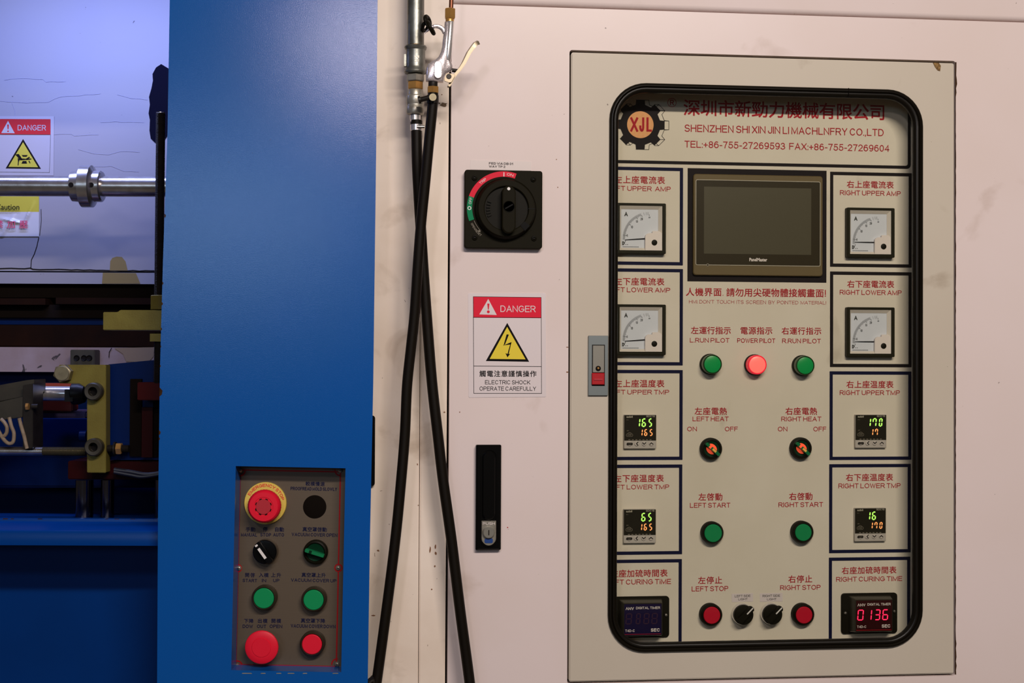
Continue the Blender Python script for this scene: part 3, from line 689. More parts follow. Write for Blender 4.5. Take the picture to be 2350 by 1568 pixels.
def controller(label, pcx, pcy, top, bot):
    yf = DI-.0055; cx, cz = CF.hit(pcx, pcy, yf); u = .000614
    L = lambda X, Z: (cx+(X-698)/14.25*u, cz-(Z-735)/14.25*u)
    def B(X0, X1, Z0, Z1): p, q = L(X0, Z1), L(X1, Z0); return p[0], q[0], p[1], q[1]
    t = Thing('temperature_controller', label, 'controller', CF, (cx, DI, cz), group='temperature controllers with green and orange digits')
    t.part('housing', MB().prism(rr(*B(158, 1238, 172, 1290), .0010, 4), yf, DI-.0001, .0005), GREYC)
    f = t.part('display_window', MB().prism(rr(*B(165, 1232, 182, 1022), .0004, 3), yf-.0003, yf+.0004), CTRLBLK)
    G1 = [(630, 715), (735, 905), (960, 1110)]; R1 = [(735, 800), (822, 955), (1000, 1130)]
    for s_, tab, z0, z1, mm, nm in ((top, G1, 288, 575, SEGG, 'green_digits'), (bot, R1, 643, 872, SEGR, 'orange_digits')):
        m = MB()
        for ch, (X0, X1) in zip(s_, tab):
            if ch == ' ': continue
            x0, x1, za, zb = B(X0, X1, z0, z1)
            seg7(m, ch, x0-(.003 if ch == '1' else 0), x1-.0012 if ch != '1' else x1-.0014, za, zb, yf-.0006, .09, .14)
        t.flatpart(nm, m, mm, f)
    m = MB(); b = B(235, 440, 205, 268); han(m, 'azbil', *b, yf-.0006, .02); put(m, 'SDC15', *B(900, 1185, 192, 250), yf-.0006, .14); t.flatpart('lettering', m, PALE, f); m = MB()
    for k in range(7): b = B(300+k*118, 365+k*118, 985, 1004); m.flat([(b[0], b[2]), (b[1], b[2]), (b[1], b[3]), (b[0], b[3])], yf-.0006)
    put(m, 'PV', *B(240, 312, 330, 356), yf-.0006, .16); put(m, 'SP', *B(248, 318, 682, 710), yf-.0006, .16)
    t.flatpart('lettering', m, FAINT, f)
    m = MB(); m.stroke(rr(*B(228, 448, 795, 888), .0020, 6), .0004, yf-.0006, True); m.stroke([L(*p) for p in [(270, 795), (300, 768), (340, 752), (385, 768), (405, 795)]], .0004, yf-.0006)
    put(m, 'MODE', *B(268, 405, 822, 856), yf-.0006, .16); t.flatpart('mode_mark', m, FAINT, f)
    for k, X in enumerate((345, 580, 825, 1070)):
        c = L(X, 1128)
        bt = t.part('key', MB().lathe(c[0], c[1], [(.0028, yf-.0012), (.0034, yf-.0006), (.0035, yf+.0003)], 20), GREYB)
        m = MB()
        if k == 0:
            m.flat(rr(*B(240, 444, 1090, 1166), .0016, 5), yf-.0016)
            t.flatpart('key_mark', m, SIGNBLK, bt); m = MB(); put(m, 'PARA', *B(282, 408, 1116, 1142), yf-.0018, .16); t.flatpart('key_lettering', m, FAINT, bt)
            continue
        pts = {1: [(615, 1075), (568, 1122), (612, 1172)], 2: [(778, 1098), (826, 1142), (878, 1094)], 3: [(1020, 1140), (1068, 1096), (1120, 1138)]}[k]
        m.stroke([L(*p) for p in pts], .0012, yf-.0015); t.flatpart('key_mark', m, SIGNBLK, bt)
controller('temperature controller reading 165 over 165, in the upper left TMP frame', 1469.2, 991.4, '165', '165')
controller('temperature controller reading 65 over 165, in the lower left TMP frame', 1468.2, 1208.4, ' 65', '165')
controller('temperature controller reading 170 over 17, in the upper right TMP frame', 1998.6, 990.4, '170', '17 ')
controller('temperature controller reading 16 over 170, in the lower right TMP frame', 1997.4, 1204.8, '16 ', '170')

def timer(label, pcx, pcy, on):
    cx, cz = CF.hit(pcx, pcy, DI-.003); u = .000617; yf = DI-.021
    L = lambda X, Z, d: (cx+(X-575)/6.03*u, cz-(Z-1014)/6.03*u)
    t = Thing('digital_timer', label, 'timer', CF, (cx, DI, cz), group='digital curing timers')
    o0, o1 = L(165, 728, 0), L(985, 1300, 0)
    t.part('flange', MB().prism(rr(o0[0], o1[0], o1[1], o0[1], .0048, 6), DI-.003, DI-.0001, .0005), BLKPL)
    # protruding tapered case
    w0, w1, h0, h1 = cx-.0318, cx+.0318, cz-.0262, cz+.0262
    a_ = rr(w0, w1, h0, h1, .0020, 4); b_ = rr(w0+.0030, w1-.0030, h0+.0022, h1-.0022, .0020, 4); c_ = rr(w0+.0042, w1-.0042, h0+.0034, h1-.0034, .001, 4)
    m = MB(); m.rings([[(x, DI-.003, z) for x, z in a_], [(x, yf+.0035, z) for x, z in b_], [(x, yf, z) for x, z in c_]], True, True); t.part('case', m, mat('timer_case_plastic', (.020, .017, .010, 1), .3, spec=.35))
    bx0, bx1, bz0, bz1 = w0+.0052, w1-.0052, h0+.0044, h1-.0044
    wn = t.part('window', MB().box(bx0, bx1, yf-.0004, yf+.001, bz0, bz1), WINR if on else WINP)
    F = lambda X, Z: (bx0+(X-350)/520*(bx1-bx0), bz1-(Z-828)/415*(bz1-bz0))
    def Bx(X0, X1, Z0, Z1): p, q = F(X0, Z1), F(X1, Z0); return p[0], q[0], p[1], q[1]
    m = MB()
    for ch, X0, X1 in (('0', 362, 462), ('1', 505, 582), ('3', 612, 705), ('6', 724, 820)):
        b = Bx(X0, X1, 950, 1098); seg7(m, ch if on else '8', b[0], b[1]-.0012, b[2], b[3], yf-.0006, .08, .10)
    t.flatpart('digits', m, SEGP if on else OFFSEG, wn)
    m = MB(); put(m, '^NV', *Bx(368, 482, 868, 905), yf-.0006, .2); put(m, 'DIGITAL TIMER', *Bx(512, 850, 864, 897), yf-.0006, .17)
    put(m, 'T4D-C', *Bx(362, 496, 1166, 1200), yf-.0006, .16); put(m, 'SEC', *Bx(720, 846, 1156, 1200), yf-.0006, .2); t.flatpart('lettering', m, DIALC, wn)
    m = MB(); b = Bx(350, 860, 1228, 1234); m.flat([(b[0], b[2]), (b[1], b[2]), (b[1], b[3]), (b[0], b[3])], yf-.0006); t.flatpart('red_line', m, REDTAB, wn)
    for X, Z in ((225, 1003), (937, 990)):
        p = L(X, Z, 0); s_ = t.part('screw', MB().lathe(p[0], p[1], [(.0005, DI-.0052), (.0016, DI-.0049), (.0026, DI-.0036), (.0027, DI-.003)], 16), STEEL)
timer('black digital timer lit red reading 0136, in the lower right frame', 1995.4, 1408.2, True)
timer('black digital timer with unlit violet display, in the lower left corner of the window', 1469.5, 1416.8, False)

# ================================================================== things on the cabinet face
# rotary isolator
yi = -.012; cxi, czi = CF.hit(1155.4, 481, yi); u = .000612
iso = Thing('isolator_switch', 'black square rotary isolator switch with red and green arc, left of the glazed door', 'switch', CF, (cxi, 0, czi))
a = R4(CF, 1066.4, 1244.6, 391, 570, yi); L = lambda X, Z: (cxi+(X-748)/7.84*u, czi-(Z-787)/7.84*u)
iso.part('base_plate', MB().prism(rr(*a, .0035, 5), yi, -.0002, .0008), OLIVE)
c1 = L(758, 770); cc = L(782, 786)
def sector(a0, a1, r0, r1, c, y):
    m = MB(); n = max(2, int(abs(a1-a0)/4)); P = []; Q = []
    for k in range(n+1):
        t = math.radians(a0+(a1-a0)*k/n); P.append((c[0]+r0*math.cos(t), y, c[1]+r0*math.sin(t))); Q.append((c[0]+r1*math.cos(t), y, c[1]+r1*math.sin(t)))
    return m.rings([P, Q], closed=False) if a0 < a1 else m.rings([Q, P], closed=False)
k_ = u/7.84
iso.flatpart('red_arc', sector(70.5, 161, 562*k_, 655*k_, c1, yi-.0003), SIGNRED)
iso.flatpart('green_arc', sector(161, 200.5, 562*k_, 655*k_, c1, yi-.0003), mat('green_print', (.0, .20, .075, 1), .5, spec=.1))
m = MB(); hh = 44*k_; rr0 = 585*k_
put_arc(m, 'ON', c1[0], c1[1], rr0, 80, 11, hh, yi-.0006, .13); put_arc(m, 'TRIP', c1[0], c1[1], rr0, 128.5, 13, hh, yi-.0006, .13); put_arc(m, 'OFF', c1[0], c1[1], rr0, 168, 11, hh, yi-.0006, .11)
b = L(753, 170); m.stroke([(b[0], b[1]+30*k_), (b[0], b[1]-30*k_)], .0012, yi-.0006); b = L(147, 772); m.stroke(circ(b[0], b[1], 27*k_, 24), .0010, yi-.0006, True)
iso.flatpart('lettering', m, WHITEB)
m = MB(); put_arc(m, 'OPEN/RESET', c1[0], c1[1], 610*k_, 217.5, 25, 38*k_, yi-.0006, .14, flip=True)
m.stroke([(c1[0]+572*k_*math.cos(math.radians(q)), c1[1]+572*k_*math.sin(math.radians(q))) for q in range(203, 226, 3)], .0006, yi-.0006)
t_ = L(350, 1192); m.flat([t_, L(318, 1150), L(300, 1180)], yi-.0006); iso.flatpart('reset_lettering', m, FAINT)
iso.part('dial_housing', MB().lathe(cc[0], cc[1], [(.0385, yi-.010), (.0400, yi-.0085), (.0425, yi-.001), (.0430, yi+.0005)], 56), BLKPL)
iso.part('dial_ring', MB().lathe(cc[0], cc[1], [(.0300, yi-.0095), (.0302, yi-.0140), (.0312, yi-.0150), (.0380, yi-.0150), (.0388, yi-.0140), (.0390, yi-.009), (.03, yi-.009)], 56), OLIVE)
iso.part('dial_disc', MB().lathe(cc[0], cc[1], [(.0297, yi-.0105), (.0297, yi-.009)], 48), BLKPL)
mb = MB()
for q in range(158, 205, 9): mb.prism(rot(cc[0], cc[1], [(.022, -.0009), (.0275, -.0012), (.0275, .0012), (.022, .0009)], q), yi-.0125, yi-.011)
iso.part('grip_ribs', mb, BLKPL)
iso.part('ring_notch', MB().prism(rot(cc[0], cc[1], [(.0300, -.0006), (.0388, -.0006), (.0388, .0006), (.0300, .0006)], 0), yi-.0153, yi-.0145), BLKGL)
iso.part('padlock_slot', MB().prism(rot(cc[0], cc[1], [(.0300, -.0040), (.0392, -.0050), (.0392, .0050), (.0300, .0040)], -43), yi-.0156, yi-.0145), BLKGL)
hc = L(808, 800); hp = rr(hc[0]-.0093, hc[0]+.0093, hc[1]-.0335, hc[1]+.0305, .0090, 7)
hd = iso.part('handle', MB().prism(hp, yi-.026, yi-.010, .0014), OLIVE)
hq = L(808, 770); iso.part('hub', MB().lathe(hq[0], hq[1], [(.0070, yi-.0255), (.0072, yi-.0266), (.0078, yi-.0268), (.0080, yi-.026)], 32), BLKPL, hd)
iso.part('hub_slot', MB().prism(rot(hq[0], hq[1], [(-.006, -.0009), (.006, -.0009), (.006, .0009), (-.006, .0009)], 30), yi-.0270, yi-.0262), BLKGL, hd)
wq = L(803, 460); iso.flatpart('white_dot', MB().flat(circ(wq[0], wq[1], .0021, 20), yi-.0265), WHITEB, hd)
for X, Z in ((235, 243), (1275, 246), (243, 1288), (1290, 1288)):
    p = L(X, Z); s_ = iso.part('screw', MB().lathe(p[0], p[1], [(.0014, yi-.0004), (.0020, yi-.0022), (.0036, yi-.0016), (.0040, yi+.0002)], 20), BLKPL)
    iso.part('screw_cross', MB().box(p[0]-.0013, p[0]+.0013, yi-.0024, yi-.0018, p[1]-.0003, p[1]+.0003), DARKST, s_)
# label above it
small_label(CF, 0, 'name_label', 'white printed strip above the black isolator reading FED VIA DB 01 WAY TP 2', None, 1079, 1219, 369, 390.4,
            [('FED VIA DB 01', 1122, 1177.4, 373.2, 378.4), ('WAY TP 2', 1122, 1159.6, 380.2, 385.2)], -.3, m=mat('strip_vinyl', (.66, .575, .54, 1), .4), ink=SIGNBLK, w=.2)

def sign(fr, d, px0, px1, py0, py1, tilt, label, group=None, frame_m=SIGNBLK):
    a = rect_px(fr, px0, px1, py0, py1, d); cx, cz = (a[0]+a[1])/2, (a[2]+a[3])/2
    t = Thing('danger_sign', label, 'sign', fr, (cx, d, cz), group=group)
    wd_, ht_ = a[1]-a[0], a[3]-a[2]
    L = lambda X, Z: rot(cx, cz, [((X-.5)*wd_, (.5-Z)*ht_)], tilt)[0]      # 0..1 from the top left
    q = [L(*p) for p in ((.012, 1), (.988, 1), (1, .99), (1, .01), (.988, 0), (.012, 0), (0, .01), (0, .99))]
    t.part('sticker', MB().prism(q, d-.0006, d-.00005), WHITE)
    return t, L, wd_, ht_
sg, L, sw_, sh_ = sign(CF, 0, 1074.6, 1252.8, 673, 912, .55, 'white and red DANGER electric shock sign with yellow triangle, under the isolator')
Lr = lambda x0, x1, z0, z1: [L(x0, z1), L(x1, z1), L(x1, z0), L(x0, z0)]
y1_ = -.0009
Y = lambda z: (z-873)/647; X = lambda x, z=0: (x-(97-7*(z-873)/647))/481
FX = lambda x, z: X(x, z)
def sgtext(t, s, x0, x1, z0, z1, m, y, w=.14, L=L, cjk=False, name='lettering', parent=None):
    p0 = L(x0, z1); p1 = L(x1, z1); h = (L(x0, z0)[1]-p0[1]); mb = MB()
    if cjk: han_spaced(mb, s, p0[0], p1[0], p0[1], p0[1]+h, y, .02)
    else: put(mb, s, p0[0], p1[0], p0[1], p0[1]+h, y, w)
    return t.flatpart(name, mb, m, parent)
rd = sg.flatpart('red_banner', MB().flat([L(X(129, 895), Y(895)), L(X(549, 900), Y(900)), L(X(547, 1027), Y(1027)), L(X(128, 1022), Y(1022))], y1_), SIGNRED)
m = MB(); m.stroke([L(X(129, 895), Y(895)), L(X(549, 900), Y(900)), L(X(542, 1498), Y(1498)), L(X(123, 1494), Y(1494))], .0006, y1_-.0001, True)
m.stroke([L(X(127, 1023), Y(1023)), L(X(547, 1027), Y(1027))], .0006, y1_-.0001); m.stroke([L(X(125, 1325), Y(1325)), L(X(543, 1330), Y(1330))], .0006, y1_-.0001)
sg.flatpart('border_line', m, SIGNBLK)
wt = sg.flatpart('white_triangle', MB().flat([L(X(164, 1005), Y(1005)), L(X(272, 1009), Y(1009)), L(X(221, 909), Y(909))], y1_-.0002), WHITE, rd)
m = MB(); e0 = L(X(220, 945), Y(945)); m.flat([L(X(214, 938), Y(938)), L(X(218, 976), Y(976)), L(X(223, 976), Y(976)), L(X(228, 938), Y(938))], y1_-.0003); e1 = L(X(220, 989), Y(989)); m.flat(circ(e1[0], e1[1], .0020, 14), y1_-.0003)
sg.flatpart('exclamation_mark', m, SIGNRED, rd)
sgtext(sg, 'DANGER', X(295, 970), X(513, 970), Y(950), Y(990), WHITE, y1_-.0002, .12, parent=rd)
bt_ = sg.flatpart('black_triangle', MB().flat([L(X(200, 1294), Y(1294)), L(X(468, 1300), Y(1300)), L(X(336, 1058), Y(1058))], y1_), SIGNBLK)
sg.flatpart('yellow_triangle', MB().flat([L(X(224, 1281), Y(1281)), L(X(446, 1285), Y(1285)), L(X(335, 1083), Y(1083))], y1_-.0002), SIGNYEL, bt_)
m = MB()
for pg in ([(331, 1129), (345, 1131), (321, 1189), (310, 1200)], [(307, 1199), (360, 1177), (356, 1192), (322, 1196)], [(356, 1178), (360, 1180), (341, 1254), (334, 1252)], [(322, 1246), (334, 1272), (351, 1250), (336, 1252)]):
    m.flat([L(X(x, z), Y(z)) for x, z in pg], y1_-.0004)
sg.flatpart('lightning_bolt', m, SIGNBLK, bt_)
sgtext(sg, '觸電注意謹慎操作', X(162, 1370), X(510, 1370), Y(1355), Y(1391), SIGNBLK, y1_, cjk=True)
sgtext(sg, 'ELECTRIC SHOCK', X(193, 1425), X(473, 1425), Y(1413), Y(1438), SIGNBLK, y1_, .12)
sgtext(sg, 'OPERATE CAREFULLY', X(158, 1465), X(508, 1465), Y(1452), Y(1477), SIGNBLK, y1_, .12)

# swing handle latch
a = R4(CF, 1092.3, 1150.2, 1021.4, 1263, -.010)
sh = Thing('cabinet_latch', 'black tall swing handle lock with chrome key barrel on the cabinet', 'latch', CF, ((a[0]+a[1])/2, 0, (a[2]+a[3])/2))
sh.part('housing', MB().prism(rr(*a, .0016, 4), -.010, -.0002, .0018), BLKGL)
b = R4(CF, 1103, 1141, 1031, 1256, -.011); m = MB()
o_ = rr(*b, .0105, 7); i_ = rr(b[0]+.0018, b[1]-.0018, b[2]+.0018, b[3]-.0018, .0088, 7)
sh.part('rim', MB().ring(o_, i_, -.0118, -.0095), BLKGL, bevel=.0005)
b2 = R4(CF, 1107, 1137, 1036, 1194, -.012); sh.part('handle', MB().prism(rr(*b2, .0085, 7), -.0135, -.0095, .0015), BLKGL)
b3 = R4(CF, 1105.2, 1138.6, 1196, 1252.6, -.013); k2 = rr(*b3, .0100, 7)
pts = [(x, z if z < (b3[2]+b3[3])/2 else b3[3]-.0003*(0)) for x, z in k2]
pl = [(b3[0], b3[3]), ]+[p for p in k2 if p[1] < (b3[2]+b3[3])/2]+[(b3[1], b3[3])]
sh_pl = sh.part('key_plate', MB().prism(pl, -.0130, -.0100, .0008), GALV2, label='chrome key plate')
kc = CF.hit(1121.6, 1222.6, -.017)
sh.part('key_barrel', MB().lathe(kc[0], kc[1], [(.0070, -.0178), (.0078, -.0172), (.0080, -.013), (.008, -.0128)], 32), LOCKH, sh_pl)
sh.part('keyhole', MB().box(kc[0]-.0007, kc[0]+.0007, -.0180, -.0176, kc[1]-.0036, kc[1]+.0036), DARKST, sh_pl)
b4 = R4(CF, 1112, 1131, 1236, 1247, -.0134); sh.part('painted_reflection', MB().prism(rr(*b4, .002, 4), -.0134, -.0128), BLUEG, sh_pl)  # the blue patch is a reflection painted onto the key plate
b5 = R4(CF, 1108, 1136, 1199, 1205, -.0133); sh.flatpart('lettering', put(MB(), 'PUSH', *b5, -.0133, .15), DIALC, sh_pl)

# lock on the glazed door
yl = -.0045; a = R4(CF, 1350.4, 1395.6, 770.6, 908, yl)
lk = Thing('door_lock', 'grey flush push lock with red release tab on the glazed door edge', 'lock', CF, ((a[0]+a[1])/2, 0, (a[2]+a[3])/2))
lk.part('plate', MB().prism(rr(*a, .0006, 3), yl, -.0006, .0004), LOCKP)
b = R4(CF, 1358.6, 1388.2, 791.4, 886, yl-.0005); lk.part('recess', MB().box(b[0], b[1], yl-.0004, yl+.0002, b[2], b[3]), SIGNBLK)
b = R4(CF, 1360.2, 1387, 793, 855.4, yl-.002); hd = lk.part('handle', MB().prism(rr(*b, .0004, 3), yl-.0022, yl, .0006), LOCKH, label='grey push plate')
kc = CF.hit(1372.8, 846, yl-.002); lk.part('keyhole', MB().lathe(kc[0], kc[1], [(.0026, yl-.0024), (.0030, yl-.0030), (.0036, yl-.0028), (.0038, yl-.002)], 24), SIGNBLK, hd); lk.part('key_core', MB().lathe(kc[0], kc[1]+.0006, [(.0014, yl-.0034), (.0016, yl-.0026)], 16), BRASS, hd)
b = R4(CF, 1358.4, 1387.4, 856.4, 883, yl-.003); tb = lk.part('release_tab', MB().prism(rr(*b, .0005, 3), yl-.0032, yl, .0008), REDTAB, label='red release tab')
c = R4(CF, 1363, 1382.6, 860, 879, yl-.003); lk.part('tab_ridge', MB().box(c[0], c[1], yl-.0042, yl-.003, (c[2]+c[3])/2-.0022, (c[2]+c[3])/2+.0002), REDB2, tb)

# black clamp block peeping out between column and cabinet
a = R4(CF, 822, 860.6, 954, 1116, -.008)
Thing('cable_clamp', 'black rounded block peeping out between the blue column and the cabinet', 'cable clamp', CF, ((a[0]+a[1])/2, 0, (a[2]+a[3])/2), solo=(MB().prism(rr(*a, .004, 5), -.008, -.0001, .001), BLKGL))

# ================================================================== pipe, couplings, hoses, blow gun
yp = -.052
def P3(px, py, y=yp): x, z = CF.hit(px, py, y); return (x, y, z)
ax = CF.hit(954, 60, yp)[0]; Z = lambda py: CF.hit(954, py, yp)[1]
pipe = Thing('air_pipe', 'vertical galvanised air pipe with threaded coupling beside the blue column', 'pipe', CF, (ax-.0002, yp, Z(90)))
def vlathe(prof, x=None, y=yp, n=28, hexa=False):   # prof in (py, radius px)
    x = ax if x is None else x; zt = Z(prof[0][0])
    return MB().lathe3((x, y, zt), (x, y, zt-1), [(zt-Z(p), r*.000595) for p, r in prof], n, hexa)
m = MB(); m.lathe3((ax, yp, 2.28), (ax, yp, 0), [(0, .0113), (2.28-Z(104), .0113)]); pipe.part('tube', m, GALV)
pipe.part('thread', vlathe([(98, 18), (101, 18.6), (104, 17.8), (107, 18.6), (110, 17.6)]), BRASS, label='brown sealed thread')
cpl = pipe.part('coupling', vlathe([(105, 19), (106, 24), (109, 25.4), (113, 24.2), (116, 21.8), (122, 21.6), (152, 21.6), (158, 22.4), (162, 24.6), (166, 25.4), (169, 23.5), (170, 18)]), GALV)
m = MB(); zc = Z(140); pipe.part('wing', MB().prism(rr(ax-.0155, ax-.0125, zc-.008, zc+.008, .001, 4), yp-.004, yp+.004), GALV, cpl)
mb = MB(); 
pts = []
q = rect_px(CF, 952, 962, 128, 142, yp-.0132)
put(mb, '1/2', 0, .0085, 0, .0058, yp-.01335, .14, lambda p: (q[1]-.0002-p[1]*1.0, q[2]+p[0])); pipe.flatpart('raised_lettering', mb, GALV2, cpl)
yc_ = yp
qc = Thing('quick_coupler', 'steel quick coupler with brass hex under the galvanised pipe', 'coupler', CF, (ax, yp, Z(210)))
qc.part('hex_nut', vlathe([(172, 19), (174, 21.5), (186, 21.5), (188, 19)], hexa=True), GALV2)
qc.part('brass_nut', vlathe([(188.5, 17), (190, 18.6), (204, 18.6), (206, 17)], hexa=True), BRASS)
qc.part('sleeve', vlathe([(206, 16), (208, 17.2), (219, 17.6), (221, 19.8), (224, 20.4), (238, 20.4), (240, 19.4), (243, 19.4), (245, 20.6), (258, 20.6), (262, 19.4), (264, 14)]), GALV2)
qc.part('plug', vlathe([(263, 9), (265, 12), (276, 12), (277, 11), (280, 11)]), CHROME2)
xh = CF.hit(956, 290, yp)[0]
hb_pts = [P3(955.5, 284), P3(956, 320), P3(957.5, 380), P3(961, 450, -.048), P3(966, 530, -.044), P3(973, 640, -.042), P3(982.5, 770, -.042), P3(992, 885, -.042), P3(1005, 1000, -.042), P3(1016.5, 1100, -.042), P3(1036, 1240, -.042), P3(1057, 1410, -.042), P3(1078, 1568, -.042), P3(1100, 1760, -.06), (CF.hit(1100, 1760, 0)[0]+.02, -.16, .012)]
hB = Thing('air_hose', 'black rubber hose hanging from the coupler down to the right', 'hose', CF, hb_pts[0], group='black air hoses')
hB.part('tube', MB().tube(hb_pts, .0072, 14, 8), HOSE)
hB.part('crimp_band', MB().lathe3(P3(955.5, 276), P3(955.5, 400), [(0, .0072), (.0006, .0078), (.0055, .0078), (.006, .0072)]), BLKPL)
cl = hB.part('hose_clamp', MB().lathe3(P3(955.6, 286), P3(955.6, 400), [(0, .0076), (.0004, .0083), (.0082, .0083), (.0086, .0076)]), CHROME2, label='worm drive hose clamp')
p = P3(967, 292, yp-.004); hB.part('clamp_screw', MB().cyl((p[0]-.006, p[1]-.004, p[2]), (p[0]+.004, p[1]-.004, p[2]), .0022, 12), STEEL, cl)
ha_pts = [P3(994, 214, -.078), P3(992.5, 245, -.078), P3(985, 320, -.076), P3(975.5, 420, -.072), P3(966.5, 510, -.068), P3(959.5, 600, -.066), P3(951.5, 720, -.062), P3(943, 800, -.06), P3(934, 888, -.058), P3(929, 1000, -.056), P3(919, 1120, -.056), P3(906.5, 1245, -.056), P3(887, 1400, -.056), P3(864, 1568, -.056), P3(842, 1720, -.07), (CF.hit(800, 1760, 0)[0]+.02, -.17, .012)]
hA = Thing('air_hose', 'black rubber hose hanging from the blow gun down to the left', 'hose', CF, ha_pts[0], group='black air hoses')
hA.part('tube', MB().tube(ha_pts, .0069, 14, 8), HOSE)
# T screw clamp around hose A
p = P3(993, 229, -.078)
tc = hA.part('hose_clamp', MB().lathe3((p[0], p[1], p[2]+.006), (p[0], p[1], p[2]-.1), [(0, .0072), (.0004, .0080), (.0112, .0080), (.0116, .0072)]), DARKST, label='dark T-bolt clamp')
hA.part('clamp_bolt', MB().cyl(P3(965, 229, -.086), P3(992, 222, -.090), .0034, 14).cyl(P3(960, 230, -.086), P3(965, 229, -.086), .0052, 14), DARKST, tc)
q = P3(993, 224, -.0905); hA.part('clamp_screw', MB().cyl(q, (q[0], q[1]-.003, q[2]), .0048, 18), BOLTM, tc)

# blow gun; outline in zoom units (4.9 per px, origin 850,0)
yg = -.078
def Gp(X, Zz, y=yg): return P3(850+X/4.9, Zz/4.9, y)
gun = Thing('blow_gun', 'chrome air blow gun with brass fittings hanging beside the galvanised pipe', 'air gun', CF, Gp(760, 800))
def g2(X, Zz): p = Gp(X, Zz); return (p[0], p[2])
def inflate(outline, half, y, ch=.6):
    """rounded solid from an outline: three shrinking sections front and back"""
    cx = sum(p[0] for p in outline)/len(outline); cz = sum(p[1] for p in outline)/len(outline)
    n = len(outline); nrm = []
    ar = sum(outline[i][0]*outline[(i+1) % n][1]-outline[(i+1) % n][0]*outline[i][1] for i in range(n))
    for i in range(n):
        a, b = Vector(outline[i-1]), Vector(outline[(i+1) % n]); t = (b-a).normalized(); nn = Vector((-t.y, t.x))
        nrm.append(nn if ar > 0 else -nn)
    R = []
    for o_, yy in ((.0042, -1), (.0022, -.86), (.0007, -.55), (0, 0), (.0007, .55), (.0022, .86), (.0042, 1)):
        R.append([(outline[i][0]+nrm[i].x*o_, y+half*yy, outline[i][1]+nrm[i].y*o_) for i in range(n)])
    return MB().rings(R, True, True)
body = [g2(*p) for p in [(650, 718), (690, 692), (735, 668), (768, 635), (792, 585), (805, 530), (812, 460), (820, 400), (828, 330), (836, 246), (885, 244), (938, 250), (934, 350), (924, 480), (912, 600), (905, 690), (924, 735), (922, 775), (905, 805), (850, 830), (828, 868), (818, 932), (730, 932), (626, 920), (622, 840), (628, 765)]]
gb = gun.part('body', inflate(body, .0070, yg), CHROME, smooth=60)
a_, b_ = Gp(903, 242, yg-.0035), Gp(868, 700, yg-.0035)
gun.part('barrel', MB().lathe3(a_, b_, [(0, .0042), (.001, .0046), (.030, .0046), (.044, .0044), (.052, .0036), (.056, .0020)], 22), CHROME2, label='polished chrome barrel')
ho = [Gp(*p) for p in [(838, 372), (824, 342), (800, 316), (765, 298), (725, 296), (685, 310), (645, 342), (606, 380)]]
m = MB().tube(ho, [.0032, .0032, .0030, .0029, .0027, .0023, .0016, .0008], 10, 5); gun.part('hook', m, CHROME)
c_ = g2(756, 800); gun.part('oval_badge', MB().prism(rr(c_[0]-.0052, c_[0]+.0052, c_[1]-.0115, c_[1]+.0115, .0050, 7), yg-.0100, yg-.007, .0006), CHROME, gb)
# lever: curved flat strip
lp = [(1222, 484), (1185, 500), (1150, 545), (1110, 600), (1080, 660), (1050, 720), (1010, 780), (960, 840), (925, 890), (900, 945), (878, 980)]
m = MB(); R_ = []
P = [Vector(g2(*p)) for p in lp]
for i, p in enumerate(P):
    t = (P[min(i+1, len(P)-1)]-P[max(i-1, 0)]).normalized(); nn = Vector((-t.y, t.x)); th = .0016
    hw = .0065 if i > 0 else .004
    tilt = .0035*(1-i/len(P))
    R_.append([(p.x+nn.x*(th+tilt*.4), yg-hw, p.y+nn.y*(th+tilt*.4)), (p.x-nn.x*(th+tilt*.2), yg-hw, p.y-nn.y*(th+tilt*.2)), (p.x-nn.x*(th+tilt), yg+hw, p.y-nn.y*(th+tilt)), (p.x+nn.x*th*.4, yg+hw, p.y+nn.y*th*.4)])
m.rings(R_, True, True); lv = gun.part('lever', m, LEVER, bevel=.0005, label='long curved satin lever')
br = [g2(*p) for p in [(845, 850), (860, 840), (935, 850), (948, 868), (905, 942), (880, 948), (828, 928), (826, 905)]]
gun.part('lever_bracket', MB().prism(br, yg-.0105, yg-.0090, .0003), LEVER, lv)
c_ = g2(876, 878); gun.part('pivot_pin', MB().lathe(c_[0], c_[1], [(.0030, yg-.0108), (.0032, yg-.0112), (.0035, yg-.0108), (.0035, yg-.0100)], 20), DARKST, lv)
gun.part('valve_stem', MB().cyl(Gp(918, 790), Gp(985, 798), .0026, 12), DARKST)
gun.part('nozzle_nut', MB().lathe3(Gp(896, 96), Gp(893, 500), [(0, .0060), (.0010, .0075), (.0125, .0075), (.0140, .0064)], hexa=True), BRASS, label='brass hex nut')
gun.part('nozzle_collar', MB().lathe3(Gp(893, 208), Gp(890, 500), [(0, .0052), (.0008, .0056), (.0052, .0056)]), BRASS)
gun.part('nozzle_tube', MB().tube([Gp(907, 100), Gp(909, 40), Gp(912, -30), Gp(918, -160), Gp(928, -420)], .0030, 12, 4), COPPER, label='brown copper nozzle tube')
gun.part('inlet_nut', MB().lathe3(Gp(704, 930), Gp(702, 1400), [(0, .0062), (.0060, .0062), (.0065, .0060)]), DARKST)
gun.part('inlet_hex', MB().lathe3(Gp(704, 975), Gp(702, 1400), [(0, .0070), (.0008, .0080), (.0082, .0080), (.0090, .0070)], hexa=True), BRASS, label='brass inlet hex')
